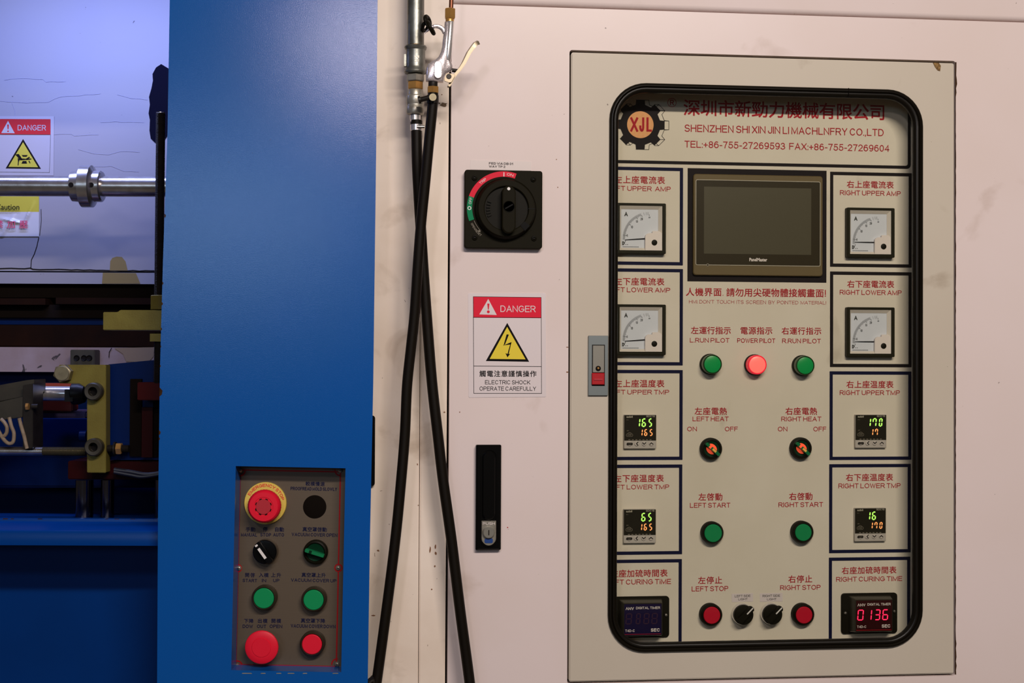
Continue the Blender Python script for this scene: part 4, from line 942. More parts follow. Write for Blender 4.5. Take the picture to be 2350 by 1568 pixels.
# cord loop tying the gun to the pipe
lo = Thing('cord_loop', 'black cord loop tying the blow gun hook to the pipe', 'cord', CF, Gp(650, 280))
yy = yg+.010
def ringpath(c, rx, rz, tilt, dep, n=14):
    out = []
    for k in range(n+1):
        t = 2*PI*k/n; x, z = rx*math.cos(t), rz*math.sin(t)
        xr_ = x*math.cos(tilt)-z*math.sin(tilt); zr_ = x*math.sin(tilt)+z*math.cos(tilt)
        out.append((c[0]+xr_, c[1]+dep*math.cos(t), c[2]+zr_))
    return out
lo.part('link', MB().tube(ringpath(Gp(643, 238, -.070), .0030, .0060, .25, .008), .0030, 8, 2), BLKPL)
lo.part('link', MB().tube(ringpath(Gp(677, 312, -.080), .0018, .0085, .5, .009), .0028, 8, 2), BLKPL)
lo.part('link', MB().tube(ringpath(Gp(618, 300, -.062), .0028, .0050, -.7, .008), .0026, 8, 2), BLKPL)

# ================================================================== BLUE COLUMN (leaning frame)
DC = 1.84; DP = DC+.034
def C2(px, py, d=DC): return LF.hit(px, py, d)
colm = Thing('press_column', 'wide blue painted steel column of the press with a recessed button panel', 'column', LF, (C2(620, 784)[0], DC, 0))
left = [C2(391, -60), C2(389.5, 0), C2(384.5, 300), C2(374, 600), C2(367, 850), C2(362.5, 1190), C2(360.5, 1568)]
right = [C2(868, -60), C2(866.5, 0), C2(863.6, 320), C2(856.6, 880), C2(849, 1240), C2(844, 1568)]
zA, zB = 2.25, .02
left = [(left[0][0]+.004, zA)]+left[1:]+[(left[-1][0], zB)]; right = [(right[0][0]+.003, zA)]+right[1:]+[(right[-1][0]-.004, zB)]
hl, hr, ht, hb = C2(540, 1072)[0], C2(793.5, 1072)[0], C2(666, 1072.5)[1], C2(658, 1541)[1]
hl = (hl+C2(531.5, 1538)[0])/2; hr = (hr+C2(782.5, 1541)[0])/2
def interp(side, z):
    for (xa_, za_), (xb2, zb2) in zip(side, side[1:]):
        if zb2 <= z <= za_: return xa_+(xb2-xa_)*(za_-z)/(za_-zb2)
    return side[-1][0]
m = MB()
zs = sorted({z for x, z in left}|{z for x, z in right}|{ht, hb}, reverse=True)
T_ = .040
for za_, zc2 in zip(zs, zs[1:]):
    xl0, xl1, xr0, xr1 = interp(left, za_), interp(left, zc2), interp(right, za_), interp(right, zc2)
    if zc2 < ht-1e-6 and za_ > hb+1e-6:
        m.flat([(xl0, za_), (xl1, zc2), (hl, zc2), (hl, za_)], DC); m.flat([(hr, za_), (hr, zc2), (xr1, zc2), (xr0, za_)], DC)
    else:
        m.flat([(xl0, za_), (xl1, zc2), (hl, zc2), (hl, za_)], DC); m.flat([(hl, za_), (hl, zc2), (hr, zc2), (hr, za_)], DC); m.flat([(hr, za_), (hr, zc2), (xr1, zc2), (xr0, za_)], DC)
    for x0, x1 in ((xl0, xl1), (xr0, xr1)):
        e = .0015; s_ = 1 if x0 == xl0 else -1
        m.add([(x0, DC, za_), (x1, DC, zc2), (x1+s_*e, DC+e, zc2), (x0+s_*e, DC+e, za_)], [(0, 1, 2, 3)])
        m.add([(x0+s_*e, DC+e, za_), (x1+s_*e, DC+e, zc2), (x1+s_*.022, DC+T_, zc2), (x0+s_*.022, DC+T_, za_)], [(0, 1, 2, 3)])
# walls of the recess
zt2, zb2_ = ht, hb
m.add([(hl, DC, zb2_), (hr, DC, zb2_), (hr, DC, zt2), (hl, DC, zt2), (hl, DC+.038, zb2_), (hr, DC+.038, zb2_), (hr, DC+.038, zt2), (hl, DC+.038, zt2)],
      [(0, 1, 5, 4), (2, 3, 7, 6), (3, 0, 4, 7), (1, 2, 6, 5)])
m.add([(interp(left, zA)-.0015, DC, zA), (interp(right, zA), DC, zA), (interp(right, zA), DC+T_, zA), (interp(left, zA), DC+T_, zA)], [(0, 1, 2, 3)])
colm.part('body', m, BLUE)
# rusty chips down the left edge
m = MB()
for py in (500, 655, 702, 760, 800, 845, 905, 998, 1012):
    x, z = C2(0, py)[0], C2(600, py)[1]; x = interp(left, z); s_ = random.uniform(.001, .0026) if py != 905 else .0042
    m.flat([(x-.0002, z-s_*1.4), (x+s_*.7, z-s_*.7), (x+s_*.9, z+s_*.5), (x-.0002, z+s_*1.5)], DC-.0002)
colm.flatpart('paint_chips', m, RUST, label='brown chips in the blue paint along the left edge')['kind'] = 'stuff'
m = MB()
for px in (567, 604, 640, 668, 700, 770):
    x, z = C2(px, 1546); w_ = random.uniform(.002, .007); m.flat([(x-w_, z-.0006), (x+w_, z-.0004), (x+w_*.8, z+.0008), (x-w_*.9, z+.0006)], DC-.0002)
colm.flatpart('bare_edge', m, GALV2)['kind'] = 'stuff'

# operator panel
def L2(px, py, d=DP): return LF.hit(px, py, d)
op = Thing('operator_panel', 'brushed steel operator panel with red border recessed in the blue column', 'control panel', LF, ((hl+hr)/2, DP, (ht+hb)/2))
op.part('plate', MB().box(hl+.0004, hr-.0004, DP, DP+.002, hb+.0004, ht-.0004), PLATE)
YP = DP-.0003
bl, brr, btp, bbt = (L2(548.6, 1080)[0]+L2(543.5, 1528)[0])/2, (L2(780, 1080)[0]+L2(773.4, 1528)[0])/2, L2(664, 1081)[1], L2(660, 1528)[1]
m = MB(); w_ = .0018
scr = [L2(550.6, 1080), L2(781, 1079.6), L2(548.4, 1304.4), L2(776, 1303.6), L2(544, 1529.4), L2(773.6, 1524.8)]
m.stroke([(bl, btp), (brr, btp), (brr, bbt), (bl, bbt)], w_, YP, True)
for i, (x, z) in enumerate(scr):
    if i in (2, 3): cs = (bl if i == 2 else brr, z); m.stroke(circ(cs[0], cs[1], .0046, 24), .0018, YP-.0001, True)
    else: m.stroke([(x+.0070*math.cos(math.radians(q)), z+.0070*math.sin(math.radians(q))) for q in {0: range(-90, 1, 15), 1: range(180, 271, 15), 4: range(0, 91, 15), 5: range(90, 181, 15)}[i]], .0018, YP-.0001)
op.flatpart('red_border', m, mat('red_border_print', S(160, 12, 18), .5, spec=.2))
for x, z in scr:
    s_ = op.part('screw', MB().lathe(x, z, [(.0006, DP-.0030), (.0018, DP-.0027), (.0032, DP-.0014), (.0035, DP-.0002), (.003, DP)], 20), GALV2)
    op.part('screw_cross', MB().box(x-.0016, x+.0016, DP-.0033, DP-.0027, z-.0003, z+.0003).box(x-.0003, x+.0003, DP-.0033, DP-.0027, z-.0016, z+.0016), DARKST, s_)
NV = mat('dark_blue_print', S(16, 18, 52), .55, spec=.15)
for t, x0, x1, y0, y1 in [('較模慢速', 702, 744.6, 1106.4, 1115.6), ('手動', 564.4, 585.4, 1210.6, 1220.4), ('停', 604, 614.8, 1210.6, 1220.4), ('自動', 630.4, 651.2, 1210.6, 1220.4),
    ('真空罩啓動', 694.8, 749.6, 1210.8, 1220.4), ('開啓', 562.6, 584.4, 1315.6, 1325), ('入模', 594.8, 615.8, 1315.6, 1325), ('上升', 622.8, 644.6, 1315.6, 1325), ('真空罩上升', 692.5, 747, 1315.6, 1325),
    ('下降', 560.4, 581.2, 1420.8, 1430.2), ('出模', 591.8, 613.2, 1420.8, 1430.2), ('開模', 623, 644.4, 1420.8, 1430.2), ('真空罩下降', 690.8, 745.6, 1420.4, 1430)]:
    line(t, x0, x1, y0, y1, m=NV, cjk=True, th=op, fr=LF, d=YP, off=.03)
for t, x0, x1, y0, y1 in [('PROOFREAD MOLD SLOWLY', 666.8, 773.4, 1118.4, 1126.2), ('MANUAL', 552.8, 590, 1223.8, 1231.6), ('STOP', 597.4, 622.2, 1223.8, 1231.6), ('AUTO', 627, 652, 1223.8, 1231.6),
    ('VACUUM COVER OPEN', 669.4, 774.2, 1223.8, 1231.6), ('START', 556.8, 590, 1329, 1336.4), ('IN', 600.7, 610.8, 1329, 1336.4), ('UP', 627, 641.2, 1329, 1336.4), ('VACUUM COVER UP', 667.8, 772, 1328.6, 1336.2),
    ('DOW', 556.8, 580.2, 1434, 1441.8), ('OUT', 589.8, 610.8, 1434, 1441.8), ('OPEN', 618.8, 647.8, 1434, 1441.8), ('VACUUM COVER DOWN', 667.4, 770, 1433.6, 1441.6)]:
    line(t, x0, x1, y0, y1, .17, NV, th=op, fr=LF, d=YP)
# emergency stop
u2 = .000575
yr = DP-.004; c = L2(608.4, 1155.6, yr); yt_ = DP-.030; ct = L2(604.6, 1163.4, yt_)
es = Thing('emergency_stop', 'red ribbed emergency stop button on a yellow ring, top left of the operator panel', 'button', LF, (c[0], DP, c[1]))
es.part('yellow_ring', MB().lathe(c[0], c[1], [(.0270, yr), (.0276, yr+.0006), (.0278, DP-.0001), (.02, DP)], 48), YELC)
es.flatpart('lettering', put_arc(MB(), 'EMERGENCY STOP', c[0], c[1], .0218, 83, 142, .0040, yr-.0003, .17), REDB)
es.part('stem', MB().lathe(c[0], c[1], [(.014, DP-.016), (.014, yr)], 24), BLKPL)
m = MB(); R_ = []; n = 72
for r, y, rip in ((.0120, yt_+.0006, 0), (.0125, yt_, 0), (.0185, yt_+.0002, 0), (.0205, yt_+.0024, .0), (.0213, yt_+.0050, .5), (.0213, yt_+.011, .5), (.0195, yt_+.013, 0), (.012, yt_+.0135, 0)):
    R_.append([(ct[0]+(r+(.0006*rip if k % 2 else 0))*math.cos(2*PI*k/n), y, ct[1]+(r+(.0006*rip if k % 2 else 0))*math.sin(2*PI*k/n)) for k in range(n)])
m.rings(R_, True, True); cp = es.part('cap', m, REDB)
es.part('cap_centre', MB().lathe(ct[0], ct[1], [(.0096, yt_-.0006), (.0099, yt_-.0002), (.0099, yt_+.002)], 32), REDB2, cp)
m = MB()
for q in range(22, 382, 45): m.add(*(lambda s: (s.v, s.f))(sector(q-9, q+9, .0098, .0110, ct, yt_-.0007)))
es.flatpart('release_marks', m, SIGNBLK, cp)
# empty hole, its shade painted as a flat dark disc
c = L2(722.2, 1163.6); Thing('dark_hole_disc', 'round black disc painted for a dark empty hole, top right of the operator panel', 'plug', LF, (c[0], DP, c[1]), solo=(MB().lathe(c[0], c[1], [(.0145, DP-.0008), (.0153, DP-.0004), (.0154, DP-.00005), (.01, DP)], 40), SHADOWB))
# black key selector
yf = DP-.014; c = L2(607.2, 1267.4, yf)
bs = Thing('selector_switch', 'black selector switch with white marker under MANUAL STOP AUTO', 'switch', LF, (c[0], DP, c[1]))
bs.part('bezel', MB().lathe(c[0], c[1], [(.0146, yf+.005), (.0156, yf+.005), (.0160, yf+.007), (.0160, DP-.0002), (.01, DP)]), PLATE)
bs.part('knob', MB().lathe(c[0], c[1], [(.012, yf-.0002), (.0146, yf), (.0157, yf+.001), (.0157, yf+.006)]), BLKGL)
l = bs.part('lever', MB().prism(rot(c[0], c[1], rr(-.0152, .0152, -.0040, .0040, .0018, 4), -53), yf-.0080, yf+.001, .0008), BLKGL)
o_ = -.0020
bs.flatpart('white_marker', MB().flat(rot(c[0], c[1], [(-.0085, o_-.0018), (.0075, o_-.0018), (.0075, o_+.0018), (-.0085, o_+.0018)], -53), yf-.0084), WHITEB, l)
bs.flatpart('white_marker', MB().flat(rot(c[0], c[1], [(-.0142, o_-.0018), (-.0118, o_-.0018), (-.0118, o_+.0018), (-.0142, o_+.0018)], -53), yf-.0084), WHITEB, l)
bs.flatpart('marker_gap', MB().flat(rot(c[0], c[1], [(-.0118, o_-.0014), (-.0085, o_-.0014), (-.0085, o_+.0014), (-.0118, o_+.0014)], -53), yf-.0083), SIGNBLK, l)
lit_selector(LF, DP, 'unlit dark green selector switch under VACUUM COVER OPEN', None, 723, 1268.6, -17, False, .0160)
gg = 'push buttons on the operator panel'
BZ = mat('brown_black_bezel', (.030, .022, .012, 1), .4)
push(LF, DP, 'push_button', 'green push button under START IN UP', gg, 605.2, 1373.6, GREENC, .0132, .0163, .014, BZ)
push(LF, DP, 'push_button', 'green push button under VACUUM COVER UP', gg, 719.4, 1377.4, GREENC, .0131, .0163, .014, BZ)
push(LF, DP, 'push_button', 'red push button under VACUUM COVER DOWN', gg, 715.8, 1479.4, REDB, .0130, .0163, .014, BZ)
yt_ = DP-.024; ct = L2(599.8, 1486.8, yt_)
mu = Thing('mushroom_button', 'large flat red mushroom button under DOW OUT OPEN', 'button', LF, (ct[0], DP, ct[1]))
mu.part('stem', MB().lathe(ct[0], ct[1], [(.0150, yt_+.006), (.0155, DP-.0002), (.01, DP)], 28), BLKPL)
cp = mu.part('cap', MB().lathe(ct[0], ct[1], [(.0123, yt_-.0006), (.0127, yt_), (.0200, yt_+.0002), (.0214, yt_+.0012), (.0218, yt_+.003), (.0205, yt_+.006), (.012, yt_+.0062)], 56), REDB)
mu.part('cap_centre', MB().lathe(ct[0], ct[1], [(.0118, yt_-.0008), (.0121, yt_-.0004), (.0121, yt_+.001)], 40), REDB, cp)

# ================================================================== PRESS INTERIOR (press frame, d = distance)
def Q(px, py, d): return PF.hit(px, py, d)
def pb(px0, px1, py0, py1, d0, d1):
    a = rect_px(PF, px0, px1, py0, py1, d0); return MB().box(a[0], a[1], d0, d1, a[2], a[3])
DB = 2.26
a = rect_px(PF, -400, 470, -420, 622, DB); bo = Thing('insulation_board', 'white insulation board with cracks at the back of the press opening', 'board', PF, ((a[0]+a[1])/2, DB, a[2]))
bo.part('sheet', MB().box(a[0], a[1], DB, DB+.02, a[2], a[3]), BOARD)
b = rect_px(PF, -400, 470, 625, 651, DB-.004); bo.part('edge_strip', MB().box(b[0], b[1], DB-.004, DB+.02, b[2], b[3]), BOARD)
def rib(pts, w, y, wig=0): return [(Q(px+random.uniform(-wig, wig), py+random.uniform(-wig, wig), y)) for px, py in pts]
def crack(pts, w, d=DB-.0006):
    out = []
    for (a0, b0), (a1, b1) in zip(pts, pts[1:]):
        n_ = max(1, int(math.hypot(a1-a0, b1-b0)/14))
        for k in range(n_): out.append((a0+(a1-a0)*k/n_+random.uniform(-1, 1), b0+(b1-b0)*k/n_+random.uniform(-.9, .9)))
    out.append(pts[-1]); return MB().stroke([Q(x, y, d) for x, y in out], w, d)
bo.flatpart('crack', crack([(88, 545), (84, 565), (78, 582), (72, 596), (71, 614)], .0012), SIGNBLK)
bo.flatpart('crack', crack([(95, 480), (95, 505), (91, 540)], .0008), SIGNBLK)
bo.flatpart('joint', crack([(-390, 616), (70, 616), (76, 618), (250, 621), (460, 622.5)], .0017), SIGNBLK)
CRS = mat('crease_ink', (.22, .22, .30, 1), .8)
for pts in ([(0, 231), (18, 233), (27, 234), (33, 252), (35, 270)], [(27, 234), (60, 236), (110, 235), (140, 221), (180, 219), (230, 215)], [(205, 382), (240, 383), (255, 381), (270, 386), (285, 392), (318, 394)],
            [(10, 183), (50, 180), (100, 182), (105, 188), (150, 187)], [(125, 308), (165, 307), (170, 312), (225, 309)], [(230, 280), (265, 279), (330, 281)], [(180, 342), (215, 352), (250, 355), (275, 347), (320, 349)], [(270, 218), (300, 225), (338, 229)]):
    bo.flatpart('crease', crack(pts, .0005), CRS)
st = [Q(x, y, DB-.0005) for x, y in [(252, 621), (253, 600), (258, 592), (268, 589), (280, 590), (288, 600), (293, 621)]]
bo.flatpart('oil_stain', MB().flat(st, DB-.0007), STAIN); st = [Q(x, y, DB-.0045) for x, y in [(234, 651), (236, 626), (312, 627), (322, 651)]]; bo.flatpart('oil_stain', MB().flat(st, DB-.0046), STAIN)
ho_ = [Q(x, y, DB-.0008) for x, y in [(370, 147), (358, 155), (350, 170), (351, 185), (347, 205), (342, 222), (344, 240), (341, 260), (344, 275), (343, 300), (346, 318), (356, 328), (372, 330), (392, 300), (394, 200), (388, 158)]]
bo.flatpart('burnt_hole', MB().flat(ho_, DB-.0009), mat('burnt_black', (.003, .003, .008, 1), .9, spec=.02))
# stickers on the board
da = DB
a = rect_px(PF, -52, 124, 267, 403, da)
WWH = mat('worn_dim_vinyl', (.26, .25, .28, 1), .5, spec=.15, mottle=(25, .5, (.27, .26, .31, 1)))  # worn sign colours, lowered further to hold back the nearby press lamp
WRED = mat('worn_dim_red', (.30, .012, .016, 1), .5, spec=.15)
WYEL = mat('worn_dim_yellow', (.33, .29, .035, 1), .5, spec=.15)
WFOIL = mat('crumpled_foil', (.36, .36, .40, 1), .28, spec=.5)
s2 = Thing('danger_sign', 'worn DANGER hand crush sign on the white board behind the shaft', 'sign', PF, ((a[0]+a[1])/2, da, (a[2]+a[3])/2))
s2.part('sticker', MB().box(a[0], a[1], da-.0012, da-.0008, a[2], a[3]), WWH)
T2 = lambda x, y: Q(x, y, da-.0015)
rb = s2.flatpart('red_banner', MB().flat([T2(-40, 273), T2(116, 273.5), T2(116, 309), T2(-40, 308)], da-.0015), WRED)
s2.flatpart('white_triangle', MB().flat([T2(3, 305.5), T2(34, 306), T2(18.5, 277.5)], da-.0017), WWH, rb)
m = MB(); m.flat([T2(16.6, 286), T2(17.6, 297), T2(19.6, 297), T2(20.6, 286)], da-.0018); e1 = T2(18.6, 301.4); m.flat(circ(e1[0], e1[1], .0013, 12), da-.0018); s2.flatpart('exclamation_mark', m, WRED, rb)
r_ = rect_px(PF, 40.6, 105.4, 287, 299.5, da-.0017); s2.flatpart('lettering', put(MB(), 'DANGER', *r_, da-.0017, .13), WWH, rb)
m = MB(); m.stroke([T2(-40, 309), T2(116, 309.5), T2(113.5, 396), T2(-42, 394.5)], .0005, da-.0014, True); s2.flatpart('border_line', m, INK)
bt_ = s2.flatpart('black_triangle', MB().flat([T2(13, 386.5), T2(94, 387.5), T2(53, 319)], da-.0015), SIGNBLK)
s2.flatpart('yellow_triangle', MB().flat([T2(19.5, 383), T2(87.5, 384), T2(53, 326.5)], da-.0017), WYEL, bt_)
def z4(X, Z_): return T2(X/3.92, 240+Z_/3.92)
m = MB()
for pg in ([(195, 455), (250, 455), (240, 470), (208, 470)], [(205, 508), (238, 508), (244, 532), (194, 532)], [(138, 450), (168, 444), (188, 470), (200, 492), (200, 500), (180, 502), (165, 480)],
           [(180, 484), (235, 488), (262, 470), (272, 478), (240, 498), (186, 502)], [(235, 488), (282, 486), (284, 494), (240, 500)], [(160, 480), (178, 495), (170, 520), (168, 548), (160, 548), (162, 515)], [(256, 508), (264, 504), (276, 528), (268, 530)]):
    m.flat([z4(*p) for p in pg], da-.0019)
s2.flatpart('hand_symbol', m, SIGNBLK, bt_)
a = rect_px(PF, -60, 90, 450, 543, da)
s3 = Thing('caution_label', 'crumpled caution label with yellow stripe and red characters under the shaft', 'label', PF, ((a[0]+a[1])/2, da, (a[2]+a[3])/2))
m = MB(); nx, nz = 60, 38; random.seed(3)
cr = [(random.uniform(-60, 90), random.uniform(450, 543), random.uniform(0, PI)) for _ in range(9)]
def crin(px, py):
    h = 0
    for cx2, cy2, an in cr:
        dd = abs((px-cx2)*math.sin(an)-(py-cy2)*math.cos(an)); al = abs((px-cx2)*math.cos(an)+(py-cy2)*math.sin(an))
        if al < 38: h += max(0, 1-dd/6.0)*.0042*(1-al/38)
    return h
vs = []; fs = []
for j in range(nz+1):
    for i in range(nx+1):
        px, py = -60+150*i/nx, 450+93*j/nz; x, z = Q(px, py, da); vs.append((x, da-.0012-crin(px, py), z))
for j in range(nz):
    for i in range(nx): p = j*(nx+1)+i; fs.append((p, p+nx+1, p+nx+2, p+1))
yel = [f for k, f in enumerate(fs) if k//nx < 15]; wht = [f for k, f in enumerate(fs) if k//nx >= 15]
m1 = MB(); m1.v = vs; m1.f = yel; m2 = MB(); m2.v = list(vs); m2.f = wht
s3.part('yellow_stripe', m1, WYEL, fix=False, label='yellow upper half'); s3.part('white_half', m2, WFOIL, fix=False)
r_ = rect_px(PF, -8, 45.6, 469, 482, da-.003); s3.flatpart('lettering', han(MB(), 'Caution', *r_, da-.0054, .01), SIGNBLK)
r_ = rect_px(PF, -10, 64, 507, 524.5, da-.003); s3.flatpart('lettering', han_spaced(MB(), '禁加壓', *r_, da-.0054, .02), mat('faded_red', S(170, 60, 90), .6))

# shaft and bearing collar
ds = 2.08; zc = Q(0, 427, ds)[1]; R_s = 23.4*ds/FPX
sh2 = Thing('drive_shaft', 'horizontal polished steel shaft with a three-ring collar across the press opening', 'shaft', PF, (Q(200, 427, ds)[0], ds, zc))
sh2.part('shaft', MB().cyl((Q(-400, 427, ds)[0], ds, zc), (Q(420, 427, ds)[0], ds, zc), R_s, 40), SHAFT)
X0 = Q(166, 427, ds)[0]; kx = ds/FPX
cl2 = sh2.part('collar', MB().lathe3((X0, ds, zc), (X0+1, ds, zc), [(0, 30*kx), (1*kx, 35*kx), (16*kx, 36*kx), (21*kx, 36*kx), (21.1*kx, 44*kx), (23*kx, 48.5*kx), (46*kx, 48.5*kx), (48*kx, 46*kx), (50*kx, 40*kx), (52*kx, 36*kx), (67*kx, 36*kx), (70*kx, 33*kx), (71*kx, 24*kx)], 48), SHAFT, label='stepped steel collar')
for px in (174, 220):
    p = (Q(px, 430, ds)[0], ds-36*kx, Q(0, 428, ds)[1]); sh2.part('grub_screw', MB().cyl((p[0], p[1]-.0006, p[2]), (p[0], p[1]+.002, p[2]), .0036, 14), SIGNBLK, cl2)

# threaded rod behind the column edge
dr_ = 1.96
def threaded(p, q, r, pitch, n=16, amp=.12):
    L_ = (Vector(q)-Vector(p)).length; prof = []; k = 0; t = 0
    while t < L_: prof.append((t, r if k % 2 else r*(1-amp))); t += pitch/2; k += 1
    return MB().lathe3(p, q, prof, n)
x0, z0 = Q(369, 259, dr_); x1, z1 = Q(364.5, 680, dr_)
tr = Thing('threaded_rod', 'dark upright threaded rod beside the left edge of the blue column', 'threaded rod', PF, (x1, dr_, z1))
tr.part('rod', threaded((x1, dr_, z1), (x0, dr_, z0), 11*dr_/FPX, .0017), DARKST)
tr.part('tip', MB().cyl((x0, dr_, z0-.001), (x0, dr_, z0+.0006), 10*dr_/FPX, 20), STEEL)
x2, z2 = Q(362, 880, dr_); tr.part('lower_rod', threaded((x2, dr_, z2), (Q(364, 762, dr_)[0], dr_, Q(364, 762, dr_)[1]), 10*dr_/FPX, .0017), DARKST)
a = rect_px(PF, 343, 385, 677, 711, dr_-.012); tr.part('nut', MB().lathe3(((a[0]+a[1])/2, dr_, a[2]), ((a[0]+a[1])/2, dr_, a[3]), [(0, .0125), (.0008, .014), (a[3]-a[2]-.001, .014), (a[3]-a[2], .0125)], hexa=True), ZINC)
a = rect_px(PF, 236.5, 430, 711.8, 758, 1.95); m = MB(); mid = Q(272, 711, 1.95)[0]; ztop = a[3]; zs2 = Q(250, 716.4, 1.95)[1]
m.prism([(a[0], a[2]), (a[1], a[2]), (a[1], ztop), (mid+.002, ztop), (mid-.001, zs2), (a[0], zs2)], 1.95, 2.0)
br2 = Thing('stop_bar', 'yellow passivated steel bar held by the threaded rod nut', 'bracket', PF, ((a[0]+a[1])/2, 1.95, a[2])); br2.part('bar', m, ZINC, bevel=.0008)
br2.part('lower_nut', pb(344, 385, 766, 784, 1.95, 1.975), ZINC)

# platens behind
def slab(name, label, cat, px0, px1, py0, py1, d0, d1, mt, **k):
    a = rect_px(PF, px0, px1, py0, py1, d0); return Thing(name, label, cat, PF, ((a[0]+a[1])/2, d0, a[2]), solo=(MB().box(a[0], a[1], d0, d1, a[2], a[3]), mt, {'bevel': k.get('bv', .0015)}))
a = rect_px(PF, -400, 430, 652, 748, 2.25)
up = Thing('upper_platen', 'dark upper heating platen in the press opening below the white board', 'platen', PF, ((a[0]+a[1])/2, 2.25, a[2]))
up.part('plate', pb(-400, 430, 652, 683, 2.27, 2.40), SHADOWB)
up.part('brown_strip', pb(-400, 104, 684, 698.6, 2.25, 2.40), BROWN); up.part('brown_strip', pb(128, 430, 684, 698.6, 2.25, 2.40), BROWN)
up.part('gap_shade', pb(-400, 430, 699, 729, 2.27, 2.40), SHADOWB); up.part('blue_strip', pb(-400, 430, 729.5, 745, 2.28, 2.40), BLUE3)  # first slab paints the shade of the gap above the blue strip
slab('lower_platen', 'dark brown lower platen above the stained white strip', 'platen', -400, 430, 745.8, 796, 2.26, 2.40, BROWN)
a = rect_px(PF, -400, 430, 796.8, 853.5, 2.25)
lb = Thing('insulation_strip', 'stained white insulation strip below the lower platen', 'board', PF, ((a[0]+a[1])/2, 2.25, a[2]))
lb.part('strip', MB().box(a[0], a[1], 2.25, 2.4, a[2], a[3]), BOARD2)
bp_ = [Q(x, y, 2.2494) for x, y in [(262, 799), (355, 797), (352, 818), (340, 832), (290, 830), (282, 812)]]; lb.flatpart('oil_stain', MB().flat(bp_, 2.2492), mat('pale_oil_stain', (.17, .12, .075, 1), .75))
lb.flatpart('crack', crack([(256, 799), (250, 808), (250, 820)], .0012, 2.249), SIGNBLK)
jb = Thing('junction_block', 'small grey terminal block with two dark holes on the stained strip', 'terminal block', PF, Q(189, 830, 2.22)[:1]+(2.25,)+Q(189, 830, 2.22)[1:])
jb.part('block', pb(161, 217, 803, 842, 2.22, 2.2495), GREYM, bevel=.001)
for px in (176, 193, 205): x, z = Q(px, 822, 2.22); jb.part('terminal', MB().lathe(x, z, [(.003, 2.2185), (.0042, 2.2175), (.0048, 2.2198)], 16), SIGNBLK)

# L-shaped yellow bracket with bolts
dk = 1.97; K = lambda x, y: Q(x, y, dk)
Lp = [K(135, 837.5), K(135, 880), K(182, 881), K(195, 889), K(199.5, 905), K(199.5, 1085), K(243, 1085.5), K(243, 837.5)]
lbk = Thing('corner_bracket', 'yellow passivated L-shaped steel bracket with three large bolts', 'bracket', PF, (K(220, 960)[0], dk, K(220, 1085)[1]))
lbk.part('plate', MB().prism(Lp[::-1], dk, dk+.022), ZINC, bevel=.0008)
x, z = K(149, 857); hx = lbk.part('hex_bolt', MB().lathe3((x, dk-.014, z), (x, dk, z), [(0, .0105), (.0012, .0125), (.014, .0125)], hexa=True), BOLTM, label='zinc hex bolt head')
lbk.part('bolt_face', MB().lathe(x, z, [(.0095, dk-.0148), (.0102, dk-.0142), (.0102, dk-.013)], 28), BOLTM, hx)
for px, py in ((219, 898.5), (220, 1025.5)):
    x, z = K(px, py); bb = lbk.part('socket_bolt', MB().lathe(x, z, [(.0062, dk-.004), (.0064, dk-.0135), (.0108, dk-.0140), (.0122, dk-.0125), (.0123, dk-.0001)], 36), GREYM)
    lbk.part('hex_socket', MB().cyl((x, dk-.0042, z), (x, dk-.0032, z), .0063, hexa=True), SIGNBLK, bb)
# blue block behind it
m = MB(); pts = [Q(244, 836.5, 1.985), Q(355, 826, 1.985), Q(420, 822, 1.985), Q(420, 1057, 1.985), Q(244, 1057, 1.985)]
sb = Thing('slide_block', 'dark blue machine block right of the yellow bracket', 'machine block', PF, (Q(300, 1000, 1.985)[0], 1.985, Q(300, 1083, 1.985)[1]))
sb.part('body', MB().prism(pts[::-1], 1.996, 2.17), BLUE3)
sb.part('red_guide', pb(315, 430, 878, 919, 1.955, 1.99), REDM, bevel=.001); sb.part('dark_channel', pb(298, 324, 870, 1048, 1.990, 1.996), SHADOWB); sb.part('red_rail', pb(325, 350, 935, 1050, 1.985, 1.995), REDD)
sb.part('dark_channel', pb(351, 430, 919.5, 1050, 1.992, 1.996), SHADOWB)
# stud through the bracket
x, z = Q(243, 1029, 1.985); zz = z
std = Thing('adjusting_stud', 'short threaded stud with brass nut through the yellow bracket', 'bolt', PF, (Q(270, 1029, 1.975)[0], 1.978, zz))
std.part('stud', threaded((Q(244, 1029, 1.978)[0], 1.978, zz), (Q(297, 1029, 1.978)[0], 1.978, zz), .0052, .0014), DARKST)
std.part('washer', MB().cyl((Q(262, 1029, 1.978)[0], 1.978, zz), (Q(266, 1029, 1.978)[0], 1.978, zz), .0095, 24), DARKST)
std.part('nut', MB().lathe3((Q(267, 1029, 1.978)[0], 1.978, zz), (Q(280, 1029, 1.978)[0], 1.978, zz), [(0, .0075), (.0008, .0085), (.007, .0085), (.0078, .0075)], hexa=True), BRASS)
# long threaded tie rod
zz = Q(100, 1036, 1.99)[1]; xa2, xb3 = Q(-300, 1036, 1.99)[0], Q(199, 1036, 1.99)[0]; xm = Q(99, 1036, 1.99)[0]
tie = Thing('tie_rod', 'horizontal steel rod with threaded right end under the grey casting', 'rod', PF, ((xa2+xb3)/2, 1.99, zz))
tie.part('plain_rod', MB().cyl((xa2, 1.99, zz), (xm, 1.99, zz), .0060, 24), SHAFT); tie.part('threaded_end', threaded((xm, 1.99, zz), (xb3, 1.99, zz), .0062, .0017), mat('olive_thread_steel', (.10, .085, .05, 1), .35, .7))
